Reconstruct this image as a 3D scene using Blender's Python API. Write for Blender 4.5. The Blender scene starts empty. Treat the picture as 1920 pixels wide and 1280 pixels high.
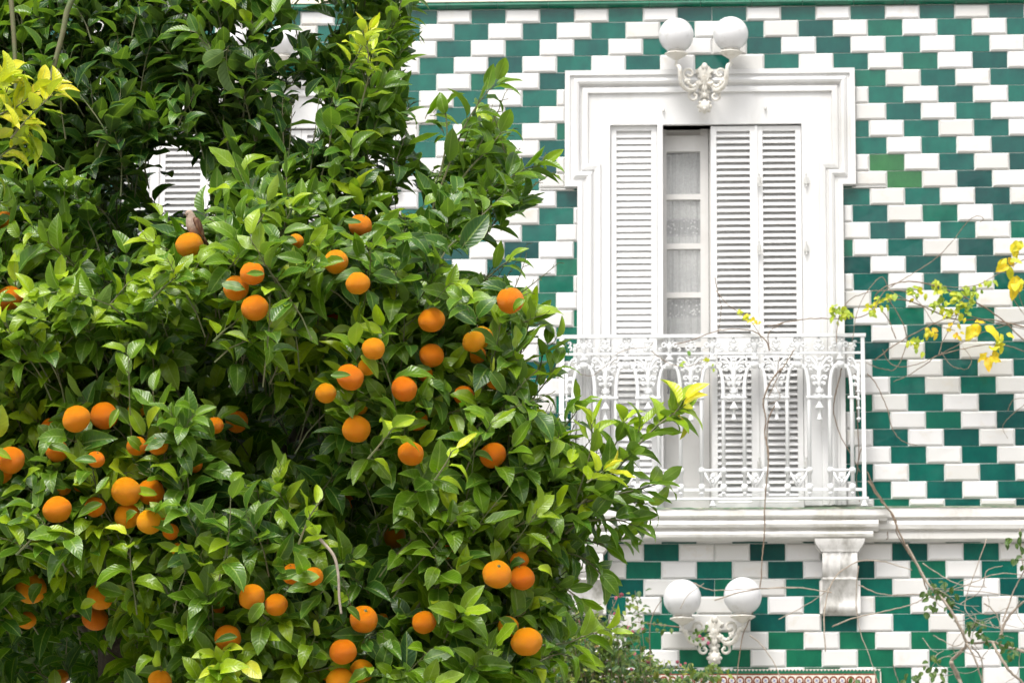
import bpy, math, random
import numpy as np
from mathutils import Vector, Matrix, Quaternion

random.seed(11)
rng = np.random.default_rng(11)
scene = bpy.context.scene
COL = scene.collection

# ------------------------------------------------------------------ camera
ZT = 7.7                                   # height of the top edge of the tiled wall
FPX = 7212.4                               # focal length for a picture 1920 wide
CAM = np.array([0.16467, -21.61456, ZT - 6.08667])
ROT = np.array([[0.99819384, 0.05985123, 0.00518584],
                [-0.05976904, 0.98068774, 0.18622355],
                [0.00606002, -0.18619715, 0.98249371]])     # rows: right, forward, up
cam_data = bpy.data.cameras.new('camera')
cam = bpy.data.objects.new('camera', cam_data)
COL.objects.link(cam)
r_, f_, u_ = ROT
cam.matrix_world = Matrix(((r_[0], u_[0], -f_[0], CAM[0]), (r_[1], u_[1], -f_[1], CAM[1]),
                           (r_[2], u_[2], -f_[2], CAM[2]), (0, 0, 0, 1)))
cam_data.sensor_width = 36
cam_data.lens = FPX / 1920 * 36
cam_data.clip_start = 0.5
cam_data.clip_end = 600
cam_data.dof.use_dof = True
cam_data.dof.focus_distance = 9.95
cam_data.dof.aperture_fstop = 22
scene.camera = cam

# ------------------------------------------------------------------ sky, sun, exposure
SUN_EL, SUN_AZ = 63, 200                   # azimuth measured clockwise from +Y
world = bpy.data.worlds.new('World')
scene.world = world
world.use_nodes = True
wn = world.node_tree
wn.nodes.clear()
sky = wn.nodes.new('ShaderNodeTexSky')
sky.sky_type = 'NISHITA'
sky.sun_disc = False
sky.sun_elevation = math.radians(SUN_EL)
sky.sun_rotation = math.radians(SUN_AZ)
sky.dust_density = 6
sky.ozone_density = 1
hsv = wn.nodes.new('ShaderNodeHueSaturation')
hsv.inputs['Saturation'].default_value = 0.22
bg = wn.nodes.new('ShaderNodeBackground')
bg.inputs['Strength'].default_value = 0.15
wo = wn.nodes.new('ShaderNodeOutputWorld')
wn.links.new(sky.outputs[0], hsv.inputs['Color'])
wn.links.new(hsv.outputs[0], bg.inputs[0])
wn.links.new(bg.outputs[0], wo.inputs[0])
sun_data = bpy.data.lights.new('sun', 'SUN')
sun_data.energy = 1.5
sun_data.angle = math.radians(18)
sun_data.color = (1.0, 0.96, 0.9)
sun = bpy.data.objects.new('sun', sun_data)
COL.objects.link(sun)
a, e = math.radians(SUN_AZ), math.radians(SUN_EL)
to_sun = Vector((math.sin(a) * math.cos(e), math.cos(a) * math.cos(e), math.sin(e)))
sun.rotation_euler = to_sun.to_track_quat('Z', 'Y').to_euler()
sun.location = (-5, -15, 20)
vs = scene.view_settings
vs.view_transform = 'Standard'
vs.look = 'None'
vs.gamma = 1
vs.use_curve_mapping = False
vs.exposure = 0.97
scene.cycles.max_bounces = 8
scene.cycles.transparent_max_bounces = 8


# ------------------------------------------------------------------ measuring helpers
def at(px, py, Y):
    """the point on the upright plane y = Y that the photograph shows at (px, py)"""
    d = ROT[0] * (px - 960) / FPX + ROT[1] + ROT[2] * (640 - py) / FPX
    t = (Y - CAM[1]) / d[1]
    return Vector(CAM + d * t)


def proj(P):
    q = (np.asarray(P, float) - CAM) @ ROT.T
    return 960 + FPX * q[..., 0] / q[..., 1], 640 - FPX * q[..., 2] / q[..., 1]


def W(X, R, Y=0.0):
    """tile columns (0.2 m) and tile rows (0.1 m, downward) on the wall"""
    return Vector((X * .2, Y, ZT - R * .1))


# ------------------------------------------------------------------ objects
def tag(o, label=None, cat=None, group=None, kind=None):
    if label: o['label'] = label
    if cat: o['category'] = cat
    if group: o['group'] = group
    if kind: o['kind'] = kind
    return o


def empty(name, loc, label=None, cat=None, group=None):
    o = bpy.data.objects.new(name, None)
    o.empty_display_size = .1
    COL.objects.link(o)
    o.location = loc
    return tag(o, label, cat, group)


def link(name, me, parent=None, loc=None, local=False):
    """an object; its mesh is in world space unless local with its own location"""
    o = bpy.data.objects.new(name, me)
    COL.objects.link(o)
    if loc is not None: o.location = loc
    if parent is not None:
        o.parent = parent
        o.matrix_parent_inverse = parent_matrix(parent).inverted()
    return o


def parent_matrix(p):
    m = Matrix.Translation(p.location) @ p.rotation_euler.to_matrix().to_4x4() @ Matrix.Diagonal((*p.scale, 1))
    if p.parent: m = parent_matrix(p.parent) @ p.matrix_parent_inverse @ m
    return m


class MB:
    def __init__(s):
        s.v, s.f, s.t, s.m = [], [], [], []

    def add(s, vs, fs, tint=0.5, mat=0):
        n = len(s.v)
        s.v += [tuple(p) for p in vs]
        s.t += [tint] * len(vs)
        s.f += [tuple(i + n for i in q) for q in fs]
        s.m += [mat] * len(fs)
        return s

    def box(s, lo, hi, **k):
        x0, y0, z0 = lo; x1, y1, z1 = hi
        vs = [(x, y, z) for z in (z0, z1) for y in (y0, y1) for x in (x0, x1)]
        return s.add(vs, [(0, 2, 3, 1), (4, 5, 7, 6), (0, 1, 5, 4), (2, 6, 7, 3), (0, 4, 6, 2), (1, 3, 7, 5)], **k)

    def tube(s, pts, r, n=6, cap=True, **k):
        pts = [Vector(p) for p in pts]
        rs = r if isinstance(r, (list, tuple)) else [r] * len(pts)
        vs, fs = [], []
        side = None
        for i, p in enumerate(pts):
            d = (pts[min(i + 1, len(pts) - 1)] - pts[max(i - 1, 0)])
            if d.length < 1e-9: d = Vector((0, 0, 1))
            d.normalize()
            if side is None:
                side = d.orthogonal().normalized()
            else:
                side = (side - d * side.dot(d))
                side = side.normalized() if side.length > 1e-6 else d.orthogonal().normalized()
            o = d.cross(side)
            for j in range(n):
                an = 2 * math.pi * j / n
                vs.append(p + (side * math.cos(an) + o * math.sin(an)) * rs[i])
        for i in range(len(pts) - 1):
            for j in range(n):
                a, b = i * n + j, i * n + (j + 1) % n
                fs.append((a, b, b + n, a + n))
        if cap:
            fs.append(tuple(range(n))[::-1]); fs.append(tuple(range(len(vs) - n, len(vs))))
        return s.add(vs, fs, **k)

    def lathe(s, c, prof, n=16, axis='z', **k):
        """prof: (radius, height)"""
        c = Vector(c); vs, fs = [], []
        for r, h in prof:
            for j in range(n):
                an = 2 * math.pi * j / n
                if axis == 'z': vs.append(c + Vector((r * math.cos(an), r * math.sin(an), h)))
                else: vs.append(c + Vector((r * math.cos(an), h, r * math.sin(an))))
        for i in range(len(prof) - 1):
            for j in range(n):
                a, b = i * n + j, i * n + (j + 1) % n
                fs.append((a, b, b + n, a + n) if axis == 'z' else (b, a, a + n, b + n))
        return s.add(vs, fs, **k)

    def ball(s, c, r, n=12, m=8, sc=(1, 1, 1), **k):
        c = Vector(c)
        vs = [c + Vector((0, 0, -r * sc[2]))]
        for i in range(1, m):
            ph = -math.pi / 2 + math.pi * i / m
            for j in range(n):
                an = 2 * math.pi * j / n
                vs.append(c + Vector((r * sc[0] * math.cos(ph) * math.cos(an), r * sc[1] * math.cos(ph) * math.sin(an), r * sc[2] * math.sin(ph))))
        vs.append(c + Vector((0, 0, r * sc[2])))
        fs = [(0, 1 + (j + 1) % n, 1 + j) for j in range(n)]
        for i in range(m - 2):
            for j in range(n):
                a, b = 1 + i * n + j, 1 + i * n + (j + 1) % n
                fs.append((a, b, b + n, a + n))
        l = len(vs) - 1
        fs += [(l, 1 + (m - 2) * n + j, 1 + (m - 2) * n + (j + 1) % n) for j in range(n)]
        return s.add(vs, fs, **k)

    def slab(s, poly, y0, y1, **k):
        """polygon given as (x, z), between y0 (front) and y1"""
        n = len(poly)
        ar = sum(poly[i][0] * poly[(i + 1) % n][1] - poly[(i + 1) % n][0] * poly[i][1] for i in range(n))
        if ar < 0: poly = poly[::-1]
        vs = [(x, y0, z) for x, z in poly] + [(x, y1, z) for x, z in poly]
        fs = [tuple(range(n)), tuple(range(n, 2 * n))[::-1]]
        fs += [(i + n, (i + 1) % n + n, (i + 1) % n, i) for i in range(n)]
        return s.add(vs, fs, **k)

    def mesh(s, name, mats, smooth=False):
        me = bpy.data.meshes.new(name)
        me.from_pydata(s.v, [], s.f)
        for m in (mats if isinstance(mats, (list, tuple)) else [mats]): me.materials.append(m)
        me.polygons.foreach_set('material_index', s.m)
        if smooth: me.polygons.foreach_set('use_smooth', [True] * len(s.f))
        at_ = me.attributes.new('tint', 'FLOAT', 'POINT')
        at_.data.foreach_set('value', s.t)
        me.update()
        return me

    def build(s, name, mats, parent=None, smooth=False, loc=None):
        o = link(name, s.mesh(name, mats, smooth), parent, loc)
        if smooth == 'auto': auto(o)
        return o


def auto(o, ang=35):
    me = o.data
    import bmesh
    bm = bmesh.new(); bm.from_mesh(me)
    for f in bm.faces: f.smooth = True
    for ed in bm.edges:
        if len(ed.link_faces) != 2 or ed.calc_face_angle(0) > math.radians(ang): ed.smooth = False
    bm.to_mesh(me); bm.free()


# ------------------------------------------------------------------ materials
def new_mat(name):
    m = bpy.data.materials.new(name)
    m.use_nodes = True
    nt = m.node_tree
    return m, nt, nt.nodes['Principled BSDF']


def N(nt, t, **k):
    n = nt.nodes.new(t)
    for a_, v_ in k.items():
        if a_ in n.inputs: n.inputs[a_].default_value = v_
        else: setattr(n, a_, v_)
    return n


def ramp(nt, stops, interp='LINEAR'):
    n = nt.nodes.new('ShaderNodeValToRGB')
    n.color_ramp.interpolation = interp
    el = n.color_ramp.elements
    while len(el) < len(stops): el.new(.5)
    for e_, (p, c) in zip(el, stops):
        e_.position = p
        e_.color = (*c, 1) if len(c) == 3 else c
    return n


def noise(nt, scale, detail=4, rough=.55, coord='Object', stretch=None):
    tc = nt.nodes.new('ShaderNodeTexCoord') if coord != 'Position' else nt.nodes.new('ShaderNodeNewGeometry')
    out = tc.outputs[coord]
    if stretch:
        mp = nt.nodes.new('ShaderNodeMapping')
        mp.inputs['Scale'].default_value = stretch
        nt.links.new(out, mp.inputs[0]); out = mp.outputs[0]
    n = N(nt, 'ShaderNodeTexNoise', Scale=scale, Detail=detail, Roughness=rough)
    nt.links.new(out, n.inputs['Vector'])
    return n


def mixc(nt, a, b, fac, mode='MIX'):
    n = nt.nodes.new('ShaderNodeMix'); n.data_type = 'RGBA'; n.blend_type = mode
    for sock, v_ in ((n.inputs[0], fac), (n.inputs[6], a), (n.inputs[7], b)):
        if hasattr(v_, 'is_output'): nt.links.new(v_, sock)
        elif isinstance(v_, (int, float)): sock.default_value = v_
        else: sock.default_value = (*v_, 1)
    return n.outputs[2]


def bump(nt, b, h, strength, dist=.01):
    n = N(nt, 'ShaderNodeBump', Strength=strength, Distance=dist)
    nt.links.new(h, n.inputs['Height'])
    nt.links.new(n.outputs[0], b.inputs['Normal'])


def painted(name, col, dirt, rough=.5, scale=3, lo=.5, hi=.75, grime=.6, streak=(1, 1, 1), bstr=.15, fine=60):
    m, nt, b = new_mat(name)
    n1 = noise(nt, scale, 8, .65, 'Position', streak)
    r1 = ramp(nt, [(lo, (0, 0, 0)), (hi, (1, 1, 1))])
    nt.links.new(n1.outputs[0], r1.inputs[0])
    mul = N(nt, 'ShaderNodeMath', operation='MULTIPLY'); mul.inputs[1].default_value = grime
    nt.links.new(r1.outputs[0], mul.inputs[0])
    c = mixc(nt, col, dirt, mul.outputs[0])
    nt.links.new(c, b.inputs['Base Color'])
    b.inputs['Roughness'].default_value = rough
    n2 = noise(nt, fine, 4, .6, 'Position')
    bump(nt, b, n2.outputs[0], bstr, .004)
    return m


M = {}
M['plaster'] = painted('white_plaster', (.62, .62, .615), (.42, .41, .38), .6, 3.2, .48, .72, .6, (1, 1, .3))
M['trim'] = painted('weathered_white_moulding', (.60, .59, .565), (.32, .30, .24), .65, 5, .5, .74, .75, (1, 1, .6), .25, 45)
M['corbel'] = painted('peeling_white_corbel', (.58, .57, .55), (.22, .21, .18), .7, 9, .5, .68, .8, (1, 1, .5), .4, 70)
M['iron'] = painted('white_painted_iron', (.66, .67, .67), (.42, .39, .33), .4, 14, .6, .8, .4)
M['shutter'] = painted('white_shutter_paint', (.66, .66, .655), (.54, .53, .50), .45, 6, .55, .85, .4)
M['frame'] = painted('door_frame_paint', (.62, .61, .59), (.45, .43, .4), .45, 8, .5, .8, .4)
M['lamp_iron'] = painted('chipped_cream_lamp_paint', (.60, .58, .53), (.30, .25, .17), .5, 30, .52, .7, .6, bstr=.3)
M['cream'] = painted('cream_stone', (.62, .58, .48), (.42, .3, .2), .8, 5, .5, .7, .7)
M['moss'] = painted('mossy_ledge', (.12, .2, .12), (.32, .32, .25), .85, 18, .45, .6, .9)
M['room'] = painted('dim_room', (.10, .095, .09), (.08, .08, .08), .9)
M['hinge'] = painted('hinge_iron', (.5, .5, .48), (.2, .17, .14), .5, 60)
M['rust'] = painted('dark_hook_iron', (.12, .09, .07), (.2, .1, .05), .6, 60)

m, nt, b = new_mat('white_glazed_tile')
at_n = N(nt, 'ShaderNodeAttribute', attribute_name='tint')
rm = ramp(nt, [(0, (.52, .51, .485)), (.5, (.58, .575, .56)), (1, (.62, .615, .61))])
nt.links.new(at_n.outputs['Fac'], rm.inputs[0])
n1 = noise(nt, 7, 6, .7, 'Position'); r1 = ramp(nt, [(.56, (0, 0, 0)), (.72, (.5, .5, .5))]); nt.links.new(n1.outputs[0], r1.inputs[0])
nt.links.new(mixc(nt, rm.outputs[0], (.5, .44, .34), r1.outputs[0]), b.inputs['Base Color'])
b.inputs['Roughness'].default_value = .16
n2 = noise(nt, 14, 2, .5, 'Position'); bump(nt, b, n2.outputs[0], .08, .01)
M['wtile'] = m

m, nt, b = new_mat('green_glazed_tile')
at_n = N(nt, 'ShaderNodeAttribute', attribute_name='tint')
rm = ramp(nt, [(0, (.002, .056, .050)), (.25, (.003, .082, .068)), (.6, (.003, .105, .078)), (.88, (.008, .122, .062)), (1, (.028, .135, .045))])
nt.links.new(at_n.outputs['Fac'], rm.inputs[0])
n1 = noise(nt, 11, 6, .65, 'Position', (1, 1, .6)); r1 = ramp(nt, [(.35, (.62, .66, .72)), (.65, (1.12, 1.1, 1.05))]); nt.links.new(n1.outputs[0], r1.inputs[0])
c = mixc(nt, rm.outputs[0], r1.outputs[0], .8, 'MULTIPLY')
n3 = noise(nt, 5, 9, .72, 'Position'); r3 = ramp(nt, [(.68, (0, 0, 0)), (.71, (1, 1, 1))]); nt.links.new(n3.outputs[0], r3.inputs[0])
nt.links.new(mixc(nt, c, (.16, .38, .34), r3.outputs[0]), b.inputs['Base Color'])
b.inputs['Roughness'].default_value = .13
b.inputs['IOR'].default_value = 1.5
n2 = noise(nt, 9, 2, .5, 'Position'); bump(nt, b, n2.outputs[0], .12, .01)
M['gtile'] = m

M['grout'] = painted('pale_grout', (.62, .66, .62), (.42, .46, .42), .85, 12)

m, nt, b = new_mat('opal_globe')
b.inputs['Base Color'].default_value = (.86, .86, .86, 1)
b.inputs['Roughness'].default_value = .18
b.inputs['Subsurface Weight'].default_value = .25
b.inputs['Subsurface Radius'].default_value = (.05, .05, .05)
n1 = noise(nt, 14, 6, .7, 'Position'); r1 = ramp(nt, [(.55, (.64, .64, .65)), (.78, (.46, .45, .42))]); nt.links.new(n1.outputs[0], r1.inputs[0])
nt.links.new(r1.outputs[0], b.inputs['Base Color'])
M['globe'] = m

m, nt, b = new_mat('window_glass')
b.inputs['Base Color'].default_value = (.9, .92, .92, 1)
b.inputs['Roughness'].default_value = .04
b.inputs['Alpha'].default_value = .16
M['glass'] = m

m, nt, b = new_mat('lace_cotton')
tc = nt.nodes.new('ShaderNodeTexCoord')
sp = nt.nodes.new('ShaderNodeSeparateXYZ'); nt.links.new(tc.outputs['Object'], sp.inputs[0])
attr = N(nt, 'ShaderNodeAttribute', attribute_name='tint')
v1 = N(nt, 'ShaderNodeTexVoronoi', Scale=55); nt.links.new(tc.outputs['Object'], v1.inputs['Vector'])
r1 = ramp(nt, [(.18, (.9, .9, .9)), (.34, (.22, .22, .22))]); nt.links.new(v1.outputs['Distance'], r1.inputs[0])
n1 = noise(nt, 90, 2)
r2 = ramp(nt, [(.4, (.44, .44, .43)), (.6, (.54, .54, .53))]); nt.links.new(n1.outputs[0], r2.inputs[0])
nt.links.new(mixc(nt, r2.outputs[0], r1.outputs[0], attr.outputs['Fac']), b.inputs['Base Color'])
b.inputs['Roughness'].default_value = .9
M['lace'] = m

# leaves: tint 0 dark (old leaves and tinted-in shade) .. 0.5 green .. 0.75 young .. 1 yellow
def leaf_mat(name, stops, trans=.34, rough=.30, under=(.13, .2, .05), vein=.5):
    m, nt, b = new_mat(name)
    b.inputs['Specular IOR Level'].default_value = .42
    attr = N(nt, 'ShaderNodeAttribute', attribute_name='tint')
    rm = ramp(nt, stops)
    nz = noise(nt, 7, 3, .6, 'Position')
    ad = N(nt, 'ShaderNodeMath', operation='MULTIPLY_ADD'); ad.inputs[1].default_value = .26
    nt.links.new(nz.outputs[0], ad.inputs[0])
    sb = N(nt, 'ShaderNodeMath', operation='SUBTRACT'); sb.inputs[1].default_value = .13
    nt.links.new(attr.outputs['Fac'], sb.inputs[0]); nt.links.new(sb.outputs[0], ad.inputs[2])
    nt.links.new(ad.outputs[0], rm.inputs[0])
    uv = N(nt, 'ShaderNodeUVMap', uv_map='leafmap')
    sp = nt.nodes.new('ShaderNodeSeparateXYZ'); nt.links.new(uv.outputs[0], sp.inputs[0])
    ab = N(nt, 'ShaderNodeMath', operation='ABSOLUTE'); nt.links.new(sp.outputs[0], ab.inputs[0])
    mr = ramp(nt, [(0, (1, 1, 1)), (.045, (1, 1, 1)), (.10, (0, 0, 0))]); nt.links.new(ab.outputs[0], mr.inputs[0])
    er = ramp(nt, [(.86, (0, 0, 0)), (.97, (1, 1, 1))]); nt.links.new(ab.outputs[0], er.inputs[0])
    # side veins
    ph = N(nt, 'ShaderNodeMath', operation='MULTIPLY_ADD'); ph.inputs[1].default_value = -.22
    nt.links.new(ab.outputs[0], ph.inputs[0]); nt.links.new(sp.outputs[1], ph.inputs[2])
    sn = N(nt, 'ShaderNodeMath', operation='SINE'); mu = N(nt, 'ShaderNodeMath', operation='MULTIPLY'); mu.inputs[1].default_value = 58
    nt.links.new(ph.outputs[0], mu.inputs[0]); nt.links.new(mu.outputs[0], sn.inputs[0])
    vr = ramp(nt, [(.8, (0, 0, 0)), (1, (1, 1, 1))]); nt.links.new(sn.outputs[0], vr.inputs[0])
    vf = N(nt, 'ShaderNodeMath', operation='MULTIPLY_ADD'); vf.inputs[1].default_value = .10; nt.links.new(vr.outputs[0], vf.inputs[0])
    mf = N(nt, 'ShaderNodeMath', operation='MULTIPLY'); mf.inputs[1].default_value = vein; nt.links.new(mr.outputs[0], mf.inputs[0])
    nt.links.new(mf.outputs[0], vf.inputs[2])
    e2 = N(nt, 'ShaderNodeMath', operation='MULTIPLY_ADD'); e2.inputs[1].default_value = .42; nt.links.new(er.outputs[0], e2.inputs[0]); nt.links.new(vf.outputs[0], e2.inputs[2])
    c = mixc(nt, rm.outputs[0], (.30, .42, .10), e2.outputs[0])
    nf = noise(nt, 60, 5, .65, 'Position'); rf = ramp(nt, [(.3, (.8, .8, .8)), (.7, (1.15, 1.15, 1.1))]); nt.links.new(nf.outputs[0], rf.inputs[0])
    c = mixc(nt, c, rf.outputs[0], .7, 'MULTIPLY')
    geo = nt.nodes.new('ShaderNodeNewGeometry')
    hf = N(nt, 'ShaderNodeMath', operation='MULTIPLY'); hf.inputs[1].default_value = .5; nt.links.new(geo.outputs['Backfacing'], hf.inputs[0])
    c = mixc(nt, c, under, hf.outputs[0])
    nt.links.new(c, b.inputs['Base Color'])
    rr = N(nt, 'ShaderNodeMath', operation='MULTIPLY_ADD'); rr.inputs[1].default_value = .3; rr.inputs[2].default_value = rough
    nt.links.new(geo.outputs['Backfacing'], rr.inputs[0]); nt.links.new(rr.outputs[0], b.inputs['Roughness'])
    hs = N(nt, 'ShaderNodeMath', operation='SUBTRACT'); nt.links.new(sn.outputs[0], hs.inputs[0]); nt.links.new(mr.outputs[0], hs.inputs[1])
    bump(nt, b, hs.outputs[0], .22, .0012)
    tr = nt.nodes.new('ShaderNodeBsdfTranslucent')
    tcx = mixc(nt, c, (1.5, 1.6, .45), 1, 'MULTIPLY'); nt.links.new(tcx, tr.inputs['Color'])
    mx = nt.nodes.new('ShaderNodeMixShader'); mx.inputs[0].default_value = trans
    out = nt.nodes['Material Output']
    nt.links.new(b.outputs[0], mx.inputs[1]); nt.links.new(tr.outputs[0], mx.inputs[2]); nt.links.new(mx.outputs[0], out.inputs[0])
    return m


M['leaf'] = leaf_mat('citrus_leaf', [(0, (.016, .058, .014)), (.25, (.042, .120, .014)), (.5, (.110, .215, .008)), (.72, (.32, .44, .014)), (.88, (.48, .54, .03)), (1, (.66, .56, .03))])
M['vleaf'] = leaf_mat('vine_leaf', [(0, (.05, .12, .02)), (.3, (.09, .2, .03)), (.6, (.38, .46, .04)), (.8, (.72, .58, .02)), (1, (.75, .38, .02))], .35, .5)
M['sleaf'] = leaf_mat('shrub_leaf', [(0, (.015, .045, .012)), (.3, (.035, .085, .018)), (.6, (.10, .16, .03)), (.8, (.24, .27, .05)), (1, (.3, .14, .05))], .3, .5)

m, nt, b = new_mat('orange_peel')
oi = nt.nodes.new('ShaderNodeObjectInfo')
rm = ramp(nt, [(0, (1.0, .20, .0)), (.5, (1.0, .30, .0)), (1, (1.0, .43, .003))])
n1 = noise(nt, 22, 4, .6); ad = N(nt, 'ShaderNodeMath', operation='MULTIPLY_ADD'); ad.inputs[1].default_value = .5
nt.links.new(n1.outputs[0], ad.inputs[0])
sc_ = N(nt, 'ShaderNodeMath', operation='MULTIPLY_ADD'); sc_.inputs[1].default_value = .7; sc_.inputs[2].default_value = -.1
nt.links.new(oi.outputs['Random'], sc_.inputs[0]); nt.links.new(sc_.outputs[0], ad.inputs[2]); nt.links.new(ad.outputs[0], rm.inputs[0])
n4 = noise(nt, 45, 8, .7); r4 = ramp(nt, [(.66, (0, 0, 0)), (.72, (.6, .6, .6))]); nt.links.new(n4.outputs[0], r4.inputs[0])
nt.links.new(mixc(nt, rm.outputs[0], (.35, .12, .02), r4.outputs[0]), b.inputs['Base Color'])
b.inputs['Roughness'].default_value = .46
b.inputs['Specular IOR Level'].default_value = .3
b.inputs['Subsurface Weight'].default_value = .35
b.inputs['Subsurface Scale'].default_value = .6
b.inputs['Subsurface Radius'].default_value = (.03, .012, .002)
vo = N(nt, 'ShaderNodeTexVoronoi', Scale=330); tc = nt.nodes.new('ShaderNodeTexCoord'); nt.links.new(tc.outputs['Object'], vo.inputs['Vector'])
n5 = noise(nt, 70, 3)
am = N(nt, 'ShaderNodeMath', operation='MULTIPLY_ADD'); am.inputs[1].default_value = .6; nt.links.new(vo.outputs['Distance'], am.inputs[0]); nt.links.new(n5.outputs[0], am.inputs[2])
bump(nt, b, am.outputs[0], 1.0, .006)
M['orange'] = m

M['twig'] = painted('green_twig', (.08, .11, .035), (.14, .11, .06), .6, 30, .4, .6, .7)
M['bark'] = painted('dark_citrus_bark', (.045, .032, .022), (.09, .075, .055), .85, 22, .4, .65, .9, (1, 1, .4), .8, 90)
M['vine'] = painted('dry_vine_stem', (.13, .085, .055), (.22, .17, .12), .7, 25, .4, .6, .9)
M['greytwig'] = painted('grey_dead_twig', (.22, .18, .14), (.33, .28, .22), .75, 40, .4, .6, .9)
M['petal'] = painted('pink_blossom', (.36, .09, .10), (.28, .05, .12), .6, 20, .4, .6, .9)
M['darkiron'] = M['rust']


def plain(name, c, rough=.6):
    m, nt, b = new_mat(name)
    n1 = noise(nt, 40, 4, .6, 'Position')
    r1 = ramp(nt, [(.3, tuple(x * .8 for x in c)), (.7, tuple(min(1, x * 1.15) for x in c))]); nt.links.new(n1.outputs[0], r1.inputs[0])
    nt.links.new(r1.outputs[0], b.inputs['Base Color']); b.inputs['Roughness'].default_value = rough
    return m


M['feather'] = painted('taupe_breast_feathers', (.36, .27, .215), (.25, .18, .14), .85, 160, .4, .62, .9)
M['wing'] = painted('brown_wing_feathers', (.10, .04, .02), (.24, .14, .08), .8, 120, .45, .6, .9, (1, 1, .3))
M['beak'] = plain('horn_beak', (.08, .06, .05), .4)
M['eye'] = plain('black_eye', (.01, .01, .01), .1)
M['ptile_brown'] = plain('brown_majolica', (.20, .05, .02), .2)
M['ptile_green'] = plain('green_majolica', (.02, .14, .08), .2)
M['ptile_cream'] = plain('cream_majolica', (.66, .62, .55), .2)
M['ptile_blue'] = plain('blue_majolica', (.12, .14, .4), .2)
M['pavement'] = painted('grey_paving', (.3, .29, .27), (.2, .19, .18), .8, 1.5)
M['opposite'] = painted('ochre_render', (.34, .28, .2), (.25, .2, .15), .85, .6)
M['opp_dark'] = plain('dark_shutters', (.05, .07, .05), .5)

# ------------------------------------------------------------------ ground
g = MB(); g.add([(-150, -150, 0), (150, -150, 0), (150, 150, 0), (-150, 150, 0)], [(0, 1, 2, 3)])
tag(g.build('ground', M['pavement']), kind='structure')

# ------------------------------------------------------------------ the tiled facade
facade = empty('tiled_facade', (0, 0, 0), 'green and white chequered tile house facade behind the orange tree', 'building')
GR = .004
# openings (x0, x1, z0, z1)
OPN = {}
pL, pR = at(1144, 500, -.03), at(1505, 500, -.03)
oz1, oz0 = at(1320, 233, -.03).z, W(0, 29.75).z
OPN['main'] = (pL.x, pR.x, oz0, oz1)
DX = -13.1 * .2
OPN['left'] = (pL.x + DX, pR.x + DX, oz0, oz1)
wx0, wx1, wt = -9.0, 8.0, 10.2
mb = MB()
a0, a1 = OPN['left'][:2]; b0, b1 = OPN['main'][:2]
WF_ = 0.0004
for x0, x1, z0, z1 in ((wx0, a0, 0, wt), (a1, b0, 0, wt), (b1, wx1, 0, wt), (a0, a1, 0, oz0), (b0, b1, 0, oz0), (a0, a1, oz1, wt), (b0, b1, oz1, wt)):
    mb.box((x0, WF_, z0), (x1, .36, z1))
mb.build('wall', M['grout'], facade)
# dim rooms behind the openings
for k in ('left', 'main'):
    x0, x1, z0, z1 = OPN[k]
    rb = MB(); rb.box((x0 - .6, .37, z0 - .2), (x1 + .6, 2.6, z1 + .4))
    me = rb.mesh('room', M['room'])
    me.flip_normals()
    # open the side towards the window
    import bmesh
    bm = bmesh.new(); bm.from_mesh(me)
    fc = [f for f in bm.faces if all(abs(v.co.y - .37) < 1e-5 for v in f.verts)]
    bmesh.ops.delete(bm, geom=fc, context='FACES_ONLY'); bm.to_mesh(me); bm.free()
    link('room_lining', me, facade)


# eared architrave around each opening: a moulding profile swept along a stepped outline
def ear_path(o, cx):
    """outline offset inwards by o metres; bottom left, up, across, down"""
    xa, xb = -4.25 * .2, 4.10 * .2      # wide part
    xc, xd = -3.885 * .2, 3.73 * .2     # narrow part
    zt, zs, zb = ZT - .40, ZT - 1.086, ZT - 2.94
    P = [(xc + o, zb), (xc + o, zs + o), (xa + o, zs + o), (xa + o, zt - o), (xb - o, zt - o), (xb - o, zs + o), (xd - o, zs + o), (xd - o, zb)]
    return [(x + cx, z) for x, z in P]


PROF = [(0, .0), (0, .052), (.028, .052), (.030, .040), (.046, .040), (.052, .050), (.066, .058), (.080, .052), (.088, .034), (.094, .030), (.100, .040), (.118, .044), (.132, .044), (.135, .030), (.142, .030)]


def surround(cx, op):
    mb = MB()
    loops = [[(x, -h, z) for x, z in ear_path(o, cx)] for o, h in PROF]
    n = len(loops[0]); vs = [p for l in loops for p in l]; fs = []
    for i in range(len(loops) - 1):
        for j in range(n - 1):
            a_ = i * n + j
            fs.append((a_ + 1, a_, a_ + n, a_ + n + 1))
    mb.add(vs, fs)
    ob = mb.build('window_architrave', M['plaster'], facade)
    # flat plaster between moulding and opening
    x0, x1, z0, z1 = op
    P = ear_path(.1415, cx); zb = ZT - 2.94; h = -.0295
    mb = MB()
    rects = [(P[3][0], P[4][0], z1, P[3][1]), (P[2][0], x0, P[2][1], z1), (x1, P[5][0], P[5][1], z1), (P[0][0], x0, zb, P[0 + 1][1]), (x1, P[7][0], zb, P[6][1])]
    for a_, b_, c_, d_ in rects: mb.add([(a_, h, c_), (b_, h, c_), (b_, h, d_), (a_, h, d_)], [(0, 1, 2, 3)])
    # reveals
    y0, y1 = h, .2
    mb.add([(x0, y0, z0), (x0, y1, z0), (x0, y1, z1), (x0, y0, z1)], [(0, 1, 2, 3)])
    mb.add([(x1, y0, z0), (x1, y0, z1), (x1, y1, z1), (x1, y1, z0)], [(0, 1, 2, 3)])
    mb.add([(x0, y0, z1), (x0, y1, z1), (x1, y1, z1), (x1, y0, z1)], [(0, 1, 2, 3)])
    mb.build('plaster_panel', M['plaster'], facade)


surround(0, OPN['main'])
surround(DX, OPN['left'])


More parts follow.
